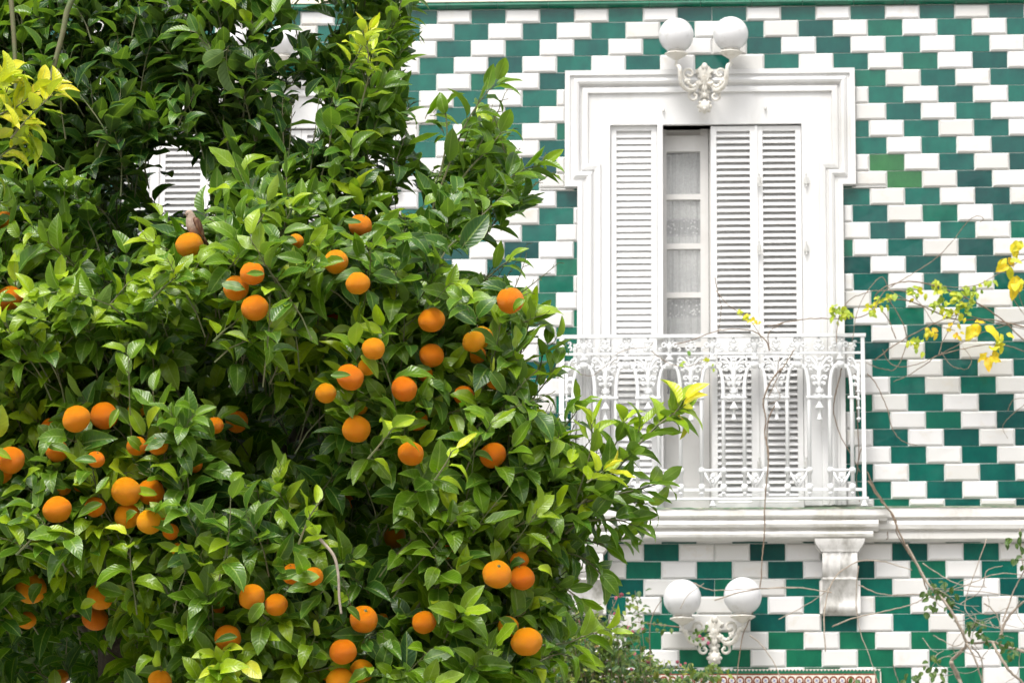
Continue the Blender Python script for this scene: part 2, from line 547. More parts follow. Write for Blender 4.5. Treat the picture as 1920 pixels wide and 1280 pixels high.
# tiles
def tile_mesh(w, h, white, tint, jit):
    mb = MB(); r = random.Random(int(tint * 1000) + int(w * 1e4) + jit)
    hw, hh = w / 2 - (.0010 if white else .0009), h / 2 - (.0010 if white else .0010)
    if white:
        b_ = .010; d0, d1 = .004, .013
    else:
        b_ = .0015; d0, d1 = .0, .0022
    j = lambda s_: r.uniform(-s_, s_)
    y0 = WF_ + .002
    tl = [j(.0008) for _ in range(4)]
    cs = [(-1, -1), (1, -1), (1, 1), (-1, 1)]
    vs = [(sx * hw, y0, sz * hh) for sx, sz in cs]
    vs += [(sx * (hw - .0004), -d0, sz * (hh - .0004)) for sx, sz in cs]
    bw, bh = min(b_, hw * .6), min(b_, hh * .6)
    vs += [(sx * (hw - bw), -d1 + tl[i], sz * (hh - bh)) for i, (sx, sz) in enumerate(cs)]
    fs = [(8, 9, 10, 11)]
    for k in range(4):
        l = (k + 1) % 4
        fs.append((k + 4, l + 4, l + 8, k + 8)); fs.append((k, l, l + 4, k + 4))
    return mb.add(vs, fs, tint=tint)


def is_white(X, r):
    return abs(((abs(X) - .5 * r - 1.5) % 2.0)) < .01 or abs(((abs(X) - .5 * r - 1.5) % 2.0) - 2) < .01


tiles = []      # (cx, cz, w, h, white)
zone = []
def clipx(x0, x1, z0, z1):
    """cut the tile by the two window surrounds; return pieces"""
    out = [(x0, x1)]
    for cx in (0, DX):
        zt, zs, zb = ZT - .40, ZT - 1.086, ZT - 2.94
        zc = (z0 + z1) / 2
        if zc > zt or zc < zb: continue
        if zc > zs: a_, b_ = -4.25 * .2 + cx, 4.10 * .2 + cx
        else: a_, b_ = -3.885 * .2 + cx, 3.73 * .2 + cx
        new = []
        for p, q in out:
            if q <= a_ or p >= b_: new.append((p, q)); continue
            if p < a_ - .012: new.append((p, a_))
            if q > b_ + .012: new.append((b_, q))
        out = new
    return out


def add_row(r, R0, R1):
    z1, z0 = ZT - R0 * .1, ZT - R1 * .1
    off = .5 if r % 2 == 0 else 0
    for k in range(-30, 16):
        X = k + off
        if X * .2 > 3.0: continue
        w_ = is_white(X, r)
        x0, x1 = (X - .5) * .2, (X + .5) * .2
        # a row that straddles the step of the surround is split at the step
        zs = ZT - 1.086
        if z0 < zs - .01 and z1 > zs + .01:
            A = clipx(x0, x1, zs, z1); B = clipx(x0, x1, z0, zs)
            if A == B: pieces = [(p, q, z0, z1) for p, q in A]
            elif len(A) and len(B) and False: pieces = []
            else: pieces = [(p, q, zs + .001, z1) for p, q in A] + [(p, q, z0, zs - .001) for p, q in B]
        else:
            pieces = [(p, q, z0, z1) for p, q in clipx(x0, x1, z0, z1)]
        for p, q, c_, d_ in pieces: tiles.append(((p + q) / 2, (c_ + d_) / 2, q - p, d_ - c_, w_))


add_row(0, .16, 1)
for r in range(1, 29): add_row(r, r, r + 1)
add_row(29, 29, 29.42)
LOW = 31.52
add_row(1, 31.33, LOW)
for j in range(0, 22): add_row(2 + j, LOW + j, LOW + j + 1)

sil_block = [(-60, -60), (780, -60), (760, 200), (1000, 330), (900, 450), (980, 570), (1040, 700), (1240, 800), (1180, 960), (1100, 1100), (1100, 1300), (-60, 1300)]


def inpoly(px, py, poly):
    px = np.asarray(px, float); py = np.asarray(py, float)
    c_ = np.zeros(px.shape, bool); n = len(poly); j = n - 1
    for i in range(n):
        xi, yi = poly[i]; xj, yj = poly[j]
        if yi != yj:
            c_ ^= ((yi > py) != (yj > py)) & (px < (xj - xi) * (py - yi) / (yj - yi) + xi)
        j = i
    return c_


P3 = np.array([(t[0], 0, t[1]) for t in tiles])
tx, ty = proj(P3)
vis = (tx > -20) & (tx < 1960) & (ty > -20) & (ty < 1300)
cover = inpoly(tx, ty, sil_block)
score = np.where(vis & ~cover, 2.0, np.where(vis & (ty < 420) & (tx > 380), 1.0, 0.0)) + (tx / 1e5)
mesh_cache = {}
rest = MB()
for kind_ in (True, False):
    idx = [i for i in range(len(tiles)) if tiles[i][4] == kind_]
    idx.sort(key=lambda i: -score[i])
    for rank, i in enumerate(idx):
        x, z, w_, h_, wh = tiles[i]
        rr_ = random.random()
        if wh: tint = random.choice([.2, .45, .6, .8, 1.0])
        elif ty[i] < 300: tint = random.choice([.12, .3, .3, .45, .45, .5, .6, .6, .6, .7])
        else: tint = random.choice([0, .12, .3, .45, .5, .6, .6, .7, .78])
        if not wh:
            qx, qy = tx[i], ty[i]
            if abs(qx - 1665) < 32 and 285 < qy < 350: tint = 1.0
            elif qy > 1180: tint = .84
        if rank < 300 and score[i] >= 1:
            key = (wh, round(w_, 3), round(h_, 3), tint, random.randrange(3))
            if key not in mesh_cache:
                mesh_cache[key] = tile_mesh(w_, h_, wh, tint, key[4]).mesh('white_tile' if wh else 'green_tile', M['wtile'] if wh else M['gtile'])
            o = link('white_tile' if wh else 'green_tile', mesh_cache[key], facade, (x + random.uniform(-.0006, .0006), 0, z + random.uniform(-.0006, .0006)))
            o.rotation_euler = (random.gauss(0, .004), random.gauss(0, .004), random.gauss(0, .004)) if not wh else (0, random.gauss(0, .004), 0)
        else:
            t_ = tile_mesh(w_, h_, wh, tint, 0)
            rest.add([(p[0] + x, p[1], p[2] + z) for p in t_.v], t_.f, tint, 0 if wh else 1)
tag(rest.build('more_tiles', [M['wtile'], M['gtile']], facade), kind='stuff')


def extr(name, prof, x0, x1, mat, parent=facade, n=1, wob=.0):
    """profile of (y, z) points (outside going down) extruded in x, closed back to the wall"""
    mb = MB(); xs = np.linspace(x0, x1, n + 1)
    k = len(prof); vs = []
    for x in xs:
        for y, z in prof: vs.append((x, y + random.uniform(-wob, wob), z + random.uniform(-wob, wob)))
    fs = []
    for i in range(n):
        for j in range(k - 1):
            a_ = i * k + j
            fs.append((a_, a_ + 1, a_ + k + 1, a_ + k))
    fs.append(tuple(range(k))[::-1]); fs.append(tuple(range(n * k, n * k + k)))
    mb.add(vs, fs)
    return mb.build(name, mat, parent)


# green glazed band on top, cream ledge over it
zb0, zb1 = ZT - .015, ZT + .022
x = wx0; 
bp = MB()
zz = lambda t_: zb0 + (zb1 - zb0) * t_
prof = [(0, zz(1)), (-.012, zz(1)), (-.030, zz(.92)), (-.040, zz(.7)), (-.042, zz(.45)), (-.036, zz(.2)), (-.02, zz(.03)), (0, zz(0))]
k = len(prof); L = .295
vs = [(xx, y, z - zb0) for xx in (.001, L - .001) for y, z in prof]
fs = [(j, j + 1, j + 1 + k, j + k) for j in range(k - 1)] + [tuple(range(k))[::-1], tuple(range(k, 2 * k))]
bp.add(vs, fs, tint=.8)
band_me = bp.mesh('band_tile', M['gtile'], False)
xx = -3.9
while xx < 3.2:
    link('band_tile', band_me, facade, (xx, 0, zb0)); xx += L
extr('cream_ledge', [(0, zb1 + .30), (-.05, zb1 + .30), (-.06, zb1 + .2), (-.05, zb1 + .08), (-.028, zb1 + .03), (-.034, zb1 + .002), (0, zb1 + .002)], wx0, wx1, M['cream'], n=80, wob=.0012)
extr('roof_cornice', [(0, wt + .02), (-.4, wt + .02), (-.4, wt - .08), (-.3, wt - .14), (-.1, wt - .3), (0, wt - .34)], wx0, wx1, M['plaster'])

# string course across the wall and the balcony slab in front of it
zc = lambda py, Y, px=1780: at(px, py, Y).z
D1 = -.10
sc_prof = [(0, zc(949.5, D1)), (D1, zc(950, D1)), (D1, zc(968, D1)), (D1 + .018, zc(970, D1)), (D1 + .020, zc(973, D1)), (D1 + .006, zc(976, D1)), (D1 + .000, zc(982, D1)), (D1 + .006, zc(990, D1)),
           (D1 + .030, zc(992, D1)), (D1 + .030, zc(995, D1)), (D1 + .02, zc(997, D1)), (D1 + .022, zc(1008, D1)), (D1 + .05, zc(1010, D1)), (0, zc(1011, D1))]
SX1 = at(1664, 960, -.15).x
cxm = at(1336, 960, -.15).x
SX0 = 2 * cxm - SX1
extr('string_course', sc_prof, wx0, SX0 + .16, M['trim'], n=60, wob=.0012)
extr('string_course', sc_prof, SX1 - .16, wx1, M['trim'], n=60, wob=.0012)
D2 = -.155
zd = lambda py: at(1400, py, D2).z


def slab_layer(prof, px_end, name='balcony_slab'):
    xe = at(px_end, 960, D2).x
    return extr(name, prof, 2 * cxm - xe, xe, M['trim'], n=36, wob=.0012)


slab = slab_layer([(0, zd(952)), (D2, zd(953)), (D2 - .001, zd(966)), (D2 + .006, zd(969)), (D2 + .022, zd(971)), (D2 + .024, zd(974.5)), (0, zd(974.5))], 1664)
slab_layer([(0, zd(974.6)), (D2 + .012, zd(974.6)), (D2 + .004, zd(977)), (D2 + .000, zd(982)), (D2 + .006, zd(987)), (D2 + .03, zd(989)), (D2 + .032, zd(993.4)), (0, zd(993.4))], 1647, 'balcony_slab')
slab_layer([(0, zd(993.5)), (D2 + .025, zd(993.5)), (D2 + .016, zd(996)), (D2 + .012, zd(1000)), (D2 + .016, zd(1005)), (D2 + .03, zd(1007.5)), (0, zd(1008.0))], 1637, 'balcony_slab')
ml = MB()
zl = zd(951)
mosslip = [(0, zl + .002), (D2 - .004, zl), (D2 - .004, zd(953.6)), (0, zd(953.0))]
extr('mossy_slab_edge', mosslip, 2 * cxm - SX1 - .004, SX1 + .004, M['moss'], n=60, wob=.0015)
zt_ = zc(948.6, D1)
extr('mossy_ledge', [(0, zt_ + .003), (D1 - .004, zt_), (D1 - .004, zc(950.6, D1)), (0, zc(950.4, D1))], SX1 + .006, wx1, M['moss'], n=60, wob=.0012)


# corbels under the slab
def corbel(cx):
    zt0 = zd(1008.2)
    z = lambda py: at(1575, py, -.1).z
    hw0, hw1 = .142, .098
    mb = MB()
    # flare
    mb.add([(cx + sx * w_, y, zz_) for zz_, w_, y in ((zt0, hw0, -.135), (z(1020), hw0 - .008, -.132), (z(1028), hw1 + .018, -.12), (z(1034), hw1 + .006, -.118)) for sx, y in ((-1, 0), (-1, y), (1, y), (1, 0))],
           [(i * 4 + j, i * 4 + j + 4, i * 4 + j + 5, i * 4 + j + 1) for i in range(3) for j in range(3)] + [(0, 1, 2, 3), (15, 14, 13, 12)])
    # fluted console, then a scroll
    yprof = [(1034, .112), (1044, .118), (1056, .120), (1068, .114), (1076, .100), (1081, .088), (1082, .100), (1085, .102), (1087, .094), (1094, .084), (1106, .072), (1116, .062), (1124, .058), (1132, .064), (1140, .066), (1145, .055), (1150, .03)]
    nx = 25
    vs = []; 
    for py, d_ in yprof:
        for i in range(nx):
            u = i / (nx - 1)
            fl = 0
            if 1036 < py < 1080 and .12 < u < .88: fl = .010 * abs(math.sin((u - .12) / .76 * math.pi * 4))
            if 1130 < py: fl = -.006 * math.sin(u * math.pi * 5) ** 2
            vs.append((cx - hw1 + 2 * hw1 * u, -d_ + fl + random.uniform(-.0012, .0012), z(py)))
    fs = []
    for i in range(len(yprof) - 1):
        for j in range(nx - 1):
            a_ = i * nx + j; fs.append((a_, a_ + nx, a_ + nx + 1, a_ + 1))
    mb.add(vs, fs)
    for sx in (-1, 1):
        n = len(yprof)
        vv = [(cx + sx * hw1, -d_, z(py)) for py, d_ in yprof] + [(cx + sx * hw1, 0, z(py)) for py, d_ in yprof]
        ff = [((i, i + n, i + n + 1, i + 1) if sx > 0 else (i + 1, i + n + 1, i + n, i)) for i in range(n - 1)]
        mb.add(vv, ff)
    py, d_ = yprof[-1]
    mb.add([(cx - hw1, -d_, z(py)), (cx + hw1, -d_, z(py)), (cx + hw1, 0, z(py)), (cx - hw1, 0, z(py))], [(3, 2, 1, 0)])
    # raised side volutes
    mb.box((cx + hw1 - .001, -.07, z(1148)), (cx + hw1 + .016, -.001, z(1086)))
    mb.box((cx - hw1 - .016, -.07, z(1148)), (cx - hw1 + .001, -.001, z(1086)))
    o = mb.build('corbel', M['corbel'], facade)
    auto(o, 50)


cr = at(1575, 1080, -.1).x
corbel(cr)
corbel(2 * at(1336, 1080, -.1).x - cr)

# ------------------------------------------------------------------ shutters
def shutter(x0, x1, z0, z1, Y, midpy, parent, flat=False, rot=None, nmid=True):
    """frame with louvre slats; x0..x1 leaf width"""
    st = .033; th = .034
    mb = MB()
    zm0, zm1 = midpy
    for a_, b_ in ((x0, x0 + st), (x1 - st, x1)): mb.box((a_, Y, z0), (b_, Y + th, z1))
    for c_, d_ in ((z1 - .028, z1), (zm0, zm1), (z0, z0 + .06)): mb.box((x0 + st, Y + .001, c_), (x1 - st, Y + th - .001, d_))
    # bead around louvre openings
    lw = x1 - x0 - 2 * st
    sh = mb.build('shutter', M['shutter'], parent)
    pitch = .0368
    sm = MB()
    w2 = lw / 2 + .002
    if flat: pts = [(-.006, -.022), (-.0105, -.0195), (.006, .0215), (.0105, .0205)]
    else: pts = [(-.0115, -.0188), (-.016, -.0142), (.0105, .0175), (.0145, .0130)]
    # cross section: lower outer edge, upper inner edge
    c4 = [pts[0], pts[1], pts[2], pts[3]]
    vs = [(sx * w2, y, z) for sx in (-1, 1) for y, z in c4]
    sm.add(vs, [(0, 1, 2, 3), (7, 6, 5, 4), (0, 4, 5, 1), (1, 5, 6, 2), (2, 6, 7, 3), (3, 7, 4, 0)])
    me = sm.mesh('slat', M['shutter'])
    for lo, hi in ((zm1, z1 - .028), (z0 + .06, zm0)):
        n = int(round((hi - lo) / pitch)); p = (hi - lo) / n
        for i in range(n):
            link('slat', me, sh, ((x0 + x1) / 2, Y + .018, lo + (i + .5) * p + random.uniform(-.0004, .0004)))
    return sh


SY = -.012
xs_ = lambda px: at(px, 500, SY).x
zs_ = lambda py: at(1400, py, SY).z
MID = (zs_(659), zs_(633))
ztop, zbot = zs_(236.5), zs_(962)
shutter(xs_(1145), xs_(1232), zbot, zs_(234), SY + .004, MID, facade, flat=True)
shutter(xs_(1333.5), xs_(1418), zbot, ztop, SY, MID, facade)
shutter(xs_(1420.5), xs_(1504), zbot, ztop, SY + .001, MID, facade)
# second leaf from the left stands open, seen almost edge on
mb = MB()
xa, xb = xs_(1233.5), xs_(1243.5)
mb.box((xa, -.112, zbot + .01), (xb, .02, ztop + .004))
leaf_open = mb.build('shutter', M['shutter'], facade)
# thin centre batten over the meeting leaves
mb = MB(); mb.box((xs_(1417), SY - .010, zbot), (xs_(1421.5), SY - .0005, ztop)); mb.build('meeting_bead', M['shutter'], facade)
# left window: all four leaves closed
w4 = (OPN['left'][1] - OPN['left'][0]) / 4
for i in range(4):
    x0 = OPN['left'][0] + i * w4
    shutter(x0 + .001, x0 + w4 - .001, zbot, ztop, SY, MID, facade)
# hinges and wall hooks
def hinge(px, py, L=22):
    mb = MB(); c = at(px, py, -.045)
    mb.tube([c + Vector((0, 0, -.004 * L / 2.6)), c + Vector((0, 0, .004 * L / 2.6))], .0045, 6)
    mb.ball(c + Vector((0, 0, -.036)), .0065, 6, 4); mb.ball(c + Vector((0, 0, .036)), .0065, 6, 4)
    mb.box((c.x - .013, c.y + .002, c.z - .018), (c.x + .013, c.y + .012, c.z + .018))
    mb.build('hinge', M['hinge'], facade)


for px in (1237, 1424, 1512):
    for py in (338, 465, 870):
        hinge(px, py)
for px, py in ((1244, 206), (1435, 202)):
    mb = MB(); c = at(px, py, -.04)
    mb.tube([c + Vector((0, 0, .02)), c + Vector((0, -.012, .0)), c + Vector((0, -.02, -.012)), c + Vector((0, -.008, -.016))], .003, 5)
    mb.ball(c + Vector((0, 0, -.006)), .009, 8, 6, (1, .5, 1)); mb.build('wall_hook', M['hinge'], facade)
mb = MB(); c = at(1664, 1004, -.12)
mb.tube([c + Vector((0, .03, .01)), c + Vector((0, -.01, .02)), c + Vector((.002, -.014, -.015)), c + Vector((-.008, -.014, -.022))], .0035, 5)
mb.build('wall_hook', M['rust'], facade)

# glazed inner door and curtain
GY = .085
gx = lambda px: at(px, 500, GY).x
gz = lambda py: at(1290, py, GY).z
mb = MB()
zt_, zb_ = OPN['main'][3] - .001, OPN['main'][2]
bars = [(364, 374), (456.5, 466.5), (548, 558), (641, 651)]
mb.box((gx(1240), GY, zb_), (gx(1250), GY + .04, zt_))
mb.box((gx(1313.5), GY, zb_), (gx(1329), GY + .04, zt_))
mb.box((gx(1250), GY + .001, gz(284)), (gx(1313.5), GY + .039, gz(254)))
mb.box((gx(1250), GY + .001, zb_), (gx(1313.5), GY + .039, gz(910)))
mb.box((gx(1250), GY + .001, gz(752)), (gx(1313.5), GY + .039, gz(738)))
mb.box((gx(1250), GY + .012, gz(910)), (gx(1313.5), GY + .030, gz(752)))
for a_, b_ in bars: mb.box((gx(1250), GY + .001, gz(b_)), (gx(1313.5), GY + .039, gz(a_)))
# the transom over the door, set back
mb.box((gx(1200), GY + .02, gz(253.5)), (gx(1329), GY + .06, zt_))
door = mb.build('glazed_door', M['frame'], facade)
mb = MB()   # right leaf of the door behind the shutters
mb.box((gx(1330), GY + .0, zb_), (gx(1500), GY + .04, zt_)); mb.build('glazed_door', M['frame'], facade)
mb = MB(); mb.box((OPN['left'][0], GY, zb_), (OPN['left'][1], GY + .04, zt_)); mb.build('glazed_door', M['frame'], facade)  # unseen solid leaf behind the left shutters, added to lighten the slat gaps
edges = [284] + [v for b_ in bars for v in b_] + [738]
for i in range(0, len(edges), 2):
    mb = MB(); mb.box((gx(1250) + .0005, GY + .018, gz(edges[i + 1])), (gx(1313.5) - .0005, GY + .021, gz(edges[i]))); mb.build('pane', M['glass'], door)
# curtain
CYc = .20
mb = MB(); nx, nz = 40, 60
cx0, cx1 = at(1249, 500, CYc).x - .01, at(1316, 500, CYc).x
cz1, cz0 = at(1280, 286, CYc).z, at(1280, 745, CYc).z
vs, tt = [], []
for i in range(nz + 1):
    for j in range(nx + 1):
        u, v_ = j / nx, i / nz
        z = cz1 + (cz0 - cz1) * v_ - .02 * (1 - u) * (v_ < .02)
        vs.append((cx0 + (cx1 - cx0) * u, CYc + .006 * math.sin(u * 34 + 2 * math.sin(v_ * 4)) + .004 * math.sin(u * 71), z))
        py = 286 + (745 - 286) * v_
        tt.append(1.0 if (414 < py < 446 or 566 < py < 594 or 708 < py < 738) else 0.0)
fs = [(i * (nx + 1) + j, (i + 1) * (nx + 1) + j, (i + 1) * (nx + 1) + j + 1, i * (nx + 1) + j + 1) for i in range(nz) for j in range(nx)]
mb.add(vs, fs); mb.t = tt
curt = mb.build('lace_curtain', M['lace'], None, True)
tag(curt, 'pale lace curtain hanging behind the glass of the half open balcony door', 'curtain')

# ------------------------------------------------------------------ balcony railing
RY = -.135
rail_t = empty('balcony_railing', at(1336, 951, RY), 'ornate white cast iron balcony railing in front of the shuttered door', 'railing')
S = (at(1436, 750, RY) - at(1336, 750, RY)).x / 100
zr = lambda py: at(1336, py, RY).z
xr = lambda px: at(px, 780, RY).x
balls = [1095 + 80.3 * i for i in range(7)]
postL, postR = 1053, 1619
BUL = .0048


def rbuild(mb, name, px=None): return mb.build(name, M['iron'], rail_t, 'auto')


mb = MB(); mb.box((xr(1043), RY - .016, zr(633)), (xr(1625), RY + .014, zr(627))); rbuild(mb, 'top_rail')
mb = MB(); mb.box((xr(postL), RY - .007, zr(664.5)), (xr(postR), RY + .007, zr(660.5))); rbuild(mb, 'upper_rail')
mb = MB(); mb.box((xr(postL), RY - .006, zr(920.5)), (xr(postR), RY + .006, zr(915.4))); rbuild(mb, 'lower_rail')
mb = MB(); mb.box((xr(1045), RY - .015, zr(937)), (xr(1627), RY + .014, zr(932.5))); rbuild(mb, 'bottom_rail')
for px in (postL, postR):
    mb = MB(); x = xr(px); w_ = .011 if px == postR else .014
    mb.box((x - w_, RY - w_, zr(932.6)), (x + w_, RY + w_, zr(632.9)))
    mb.lathe((x, RY, zr(937)), [(w_ * .9, 0), (w_ * 1.7, -.008), (w_ * 1.5, -.022), (w_ * 2.1, -.036), (0.001, -.038)], 10)
    rbuild(mb, 'corner_post')
    mb = MB()      # return to the wall
    for py in (630, 662, 917, 935): mb.box((x - .006, RY + w_, zr(py + 2)), (x + .006, 0 - .002, zr(py - 2)))
    for yy in (-.09, -.045): mb.tube([(x, yy, zr(935)), (x, yy, zr(630))], .005, 6)
    rbuild(mb, 'side_return')
for px in (1180, 1336, 1500):
    if px != 1336: continue
    mb = MB(); x = xr(px); mb.lathe((x, RY, zr(937)), [(.008, 0), (.016, -.008), (.014, -.018), (.021, -.034), (.001, -.036)], 10); rbuild(mb, 'foot')


def px_mesh(fn, name):
    """build once around a local origin in pixel units (x right, y down)"""
    mb = MB(); fn(mb); return mb.mesh(name, M['iron'], True)


def T(mb, pts, r=.0045, y=0, n=6):
    mb.tube([(x * S, y, -z * S) for x, z in pts], [q * 1.45 for q in r] if isinstance(r, list) else r * 1.45, n)


def arc(cx, cy, r, a0, a1, n=9, r1=None):
    out = []
    for i in range(n):
        t_ = i / (n - 1); an = math.radians(a0 + (a1 - a0) * t_); rr_ = r if r1 is None else r + (r1 - r) * t_
        out.append((cx + rr_ * math.cos(an), cy + rr_ * math.sin(an)))
    return out


# origin at ball x and y=684
def bal(side):
    def f(mb):
        s_ = side
        T(mb, [(s_ * 20.5, 250), (s_ * 20.5, 60), (s_ * 20, 40), (s_ * 18.5, 25), (s_ * 15.5, 12), (s_ * 11, 3), (s_ * 5, -1)], [.0078] * 3 + [.0074, .0068, .006, .0055], 0, 8)
        for y, r, h in ((63, .0165, 3.5), (201, .018, 6.5), (233, .0185, 8), (225, .010, 2), (244, .0125, 3)):
            mb.lathe((s_ * 20.5 * S, 0, -y * S), [(.005, -h * S), (r, -h * .6 * S), (r, h * .6 * S), (.005, h * S)], 8)
        mb.box((s_ * 20.5 * S - .0145, -.010, -206.5 * S), (s_ * 20.5 * S + .0145, .010, -197 * S))
    return f


me_bl, me_br = px_mesh(bal(-1), 'baluster'), px_mesh(bal(1), 'baluster')


def boss(mb):
    mb.ball((0, -.006, 0), 8 * S, 12, 8, (1, .8, 1))
    mb.lathe((0, -.004, 11 * S - 3 * S), [(.3 * S, -2 * S), (7 * S, 0), (9 * S, 2 * S), (6 * S, 5 * S), (3 * S, 8 * S), (5 * S, 11 * S), (1 * S, 13 * S)], 10)
    for s_ in (-1, 1):
        T(mb, [(s_ * 3, 3), (s_ * 9, 6), (s_ * 14, 4), (s_ * 17, 0), (s_ * 14, -4)], [.004, .006, .006, .005, .003])
    mb.box((-3.5 * S, -.008, -3 * S), (3.5 * S, .004, 26 * S))


def frieze(mb):      # over each ball, between the two top rails; origin y=684
    mb.lathe((0, 0, 22 * S), [(1 * S, 0), (5 * S, 3 * S), (3 * S, 8 * S), (6.5 * S, 13 * S), (2.5 * S, 18 * S), (2 * S, 26 * S), (5 * S, 29 * S), (1 * S, 31 * S)], 8)
    for s_ in (-1, 1):
        T(mb, [(s_ * 2, -30), (s_ * 5, -38), (s_ * 9, -42)] + arc(s_ * 10, -37.5, 5, -90, -90 + s_ * 270, 9, 2.5), .0042)
        T(mb, arc(s_ * 3.5, -48, 4.5, 90, 90 - s_ * 250, 7, 2), .0038)
        T(mb, arc(s_ * 17, -30, 4, 90, 90 - s_ * 250, 7, 2), .0032)
    mb.ball((0, -.006, 37 * S), 5 * S, 8, 6, (1, .6, 1))


def finial(mb):      # origin bay centre, y=684; small finial over the bay
    mb.ball((0, -.004, 34 * S), 5 * S, 8, 6, (.9, .5, 1.3))
    mb.ball((0, -.004, 44 * S), 3.2 * S, 8, 6, (1, .7, 1.6))
    for s_ in (-1, 1):
        T(mb, arc(s_ * 4.5, -42, 4, 90, 90 - s_ * 260, 8, 2), .0038)
        T(mb, arc(s_ * 5.5, -33, 4.5, 90, 90 - s_ * 260, 8, 2), .0038)
        T(mb, [(0, -26), (s_ * 5, -29), (s_ * 8, -27)], .004)
    T(mb, [(0, -21), (0, -52)], .0042)


def fan(mb):         # palmette and console in each bay; origin bay centre y=684
    for s_ in (-1, 1):
        T(mb, [(s_ * 1, 18), (s_ * 4, 6), (s_ * 9, -4), (s_ * 15, -11), (s_ * 21, -14)] + arc(s_ * 20, -8.5, 5.5, -90, -90 + s_ * 260, 9, 2.5), [.0062, .006, .0055, .005, .005] + [.0045] * 9)
        T(mb, [(s_ * 1, 18), (s_ * 6, 8), (s_ * 13, 2), (s_ * 18, 3), (s_ * 20, 8)], [.006, .0055, .005, .005, .0035])
        T(mb, [(s_ * 1, 8), (s_ * 3, -4), (s_ * 5, -12), (s_ * 9, -15)], [.005, .0045, .004, .003])
        T(mb, [(s_ * 1, 34), (s_ * 3, 27), (s_ * 7, 22), (s_ * 11, 22)] + arc(s_ * 11, 25.5, 3.5, -90, -90 + s_ * 240, 7, 1.5), .0046)
        T(mb, [(s_ * 1, 42), (s_ * 4, 36), (s_ * 8, 34)] + arc(s_ * 8.5, 37, 3, -90, -90 + s_ * 240, 7, 1.3), .0042)
    mb.ball((0, -.004, 9 * S), 4 * S, 8, 6, (1.2, .6, .8))
    for s_ in (-1, 1):
        T(mb, [(s_ * 24, -16), (s_ * 19, -20), (s_ * 12, -21), (s_ * 0, -21)], .003)
        T(mb, arc(s_ * 12, 10, 4, 0, s_ * 270, 8, 2), .0034)
        mb.ball((s_ * 17 * S, -.003, -10 * S), 2.6 * S, 6, 4); mb.ball((s_ * 9 * S, -.003, -28 * S), 2.4 * S, 6, 4)
        T(mb, [(s_ * 1, 50), (s_ * 5, 46), (s_ * 7, 50), (s_ * 5, 54)], .003)
        T(mb, [(s_ * 5, 62), (s_ * 8, 57), (s_ * 12, 60)], .003)
    mb.lathe((0, 0, 0), [(1 * S, 2 * S), (3 * S, -8 * S), (5 * S, -18 * S), (3 * S, -26 * S), (5 * S, -36 * S), (2.6 * S, -40 * S), (3 * S, -48 * S), (5.5 * S, -51 * S), (5.5 * S, -54 * S), (3.5 * S, -56 * S), (5.5 * S, -60 * S), (5.5 * S, -66 * S), (2 * S, -67 * S),
                         (2 * S, -70 * S), (4 * S, -76 * S), (8.5 * S, -82 * S), (8.5 * S, -84 * S), (3 * S, -85 * S), (3.2 * S, -100 * S), (5.4 * S, -104 * S), (5 * S, -106 * S), (.4 * S, -107 * S)], 10)
    T(mb, [(-20, 63), (20, 63)], .0062)
    mb.box((-8 * S, -.008, -66.5 * S), (8 * S, .008, -59.5 * S))


def tri(mb):         # V bracket between the feet of the pair of balusters under each ball
    T(mb, [(-20, 201), (20, 201)], .0055)
    for s_ in (-1, 1):
        T(mb, [(s_ * 17, 202), (s_ * 2, 232)], .0052)
    mb.ball((0, 0, -211 * S), 5 * S, 8, 6, (1, .6, 1)); mb.ball((-3.5 * S, 0, -216 * S), 3 * S, 6, 4, (1, .6, 1)); mb.ball((3.5 * S, 0, -216 * S), 3 * S, 6, 4, (1, .6, 1))
    mb.ball((0, 0, -222 * S), 3 * S, 6, 4, (1, .6, 1.6))


me_boss, me_fr, me_fi, me_fan, me_tri = px_mesh(boss, 'ball_boss'), px_mesh(frieze, 'frieze_scroll'), px_mesh(finial, 'frieze_finial'), px_mesh(fan, 'palmette_panel'), px_mesh(tri, 'triangle_bracket')
z684 = zr(684)
for bx_ in balls:
    for me, nm in ((me_bl, 'baluster'), (me_br, 'baluster'), (me_boss, 'ball_boss'), (me_fr, 'frieze_scroll'), (me_tri, 'triangle_bracket')):
        link(nm, me, rail_t, (xr(bx_), RY, z684))
for i in range(6):
    for me, nm in ((me_fi, 'frieze_finial'), (me_fan, 'palmette_panel')):
        link(nm, me, rail_t, (xr((balls[i] + balls[i + 1]) / 2), RY, z684))


# half palmettes beside the posts
def half_fan(s_):
    def f(mb):
        T(mb, [(0, 18), (s_ * 3, 6), (s_ * 6, -4), (s_ * 11, -11), (s_ * 16, -13)] + arc(s_ * 15, -8.5, 4.5, -90, -90 + s_ * 260, 9, 2), .005)
        T(mb, [(0, 18), (s_ * 5, 8), (s_ * 10, 3), (s_ * 14, 6)], .0048)
        T(mb, [(0, 38), (s_ * 3, 28), (s_ * 6, 23)] + arc(s_ * 7, 26, 3.5, -90, -90 + s_ * 240, 7, 1.5), .0044)
        T(mb, [(0, 46), (s_ * 4, 37)] + arc(s_ * 6, 39, 3, -90, -90 + s_ * 240, 7, 1.3), .004)
        T(mb, arc(s_ * 5, -42, 4, 90, 90 - s_ * 260, 8, 2), .0038); T(mb, arc(s_ * 6, -33, 4.5, 90, 90 - s_ * 260, 8, 2), .0038)
        T(mb, [(0, 110), (0, 0)], [.003, .006]); T(mb, [(0, 63), (s_ * 20, 63)], .005)
        for y in (52, 66, 84, 104): mb.ball((0, 0, -y * S), 4.5 * S, 8, 6, (1, .7, .6))
    return f


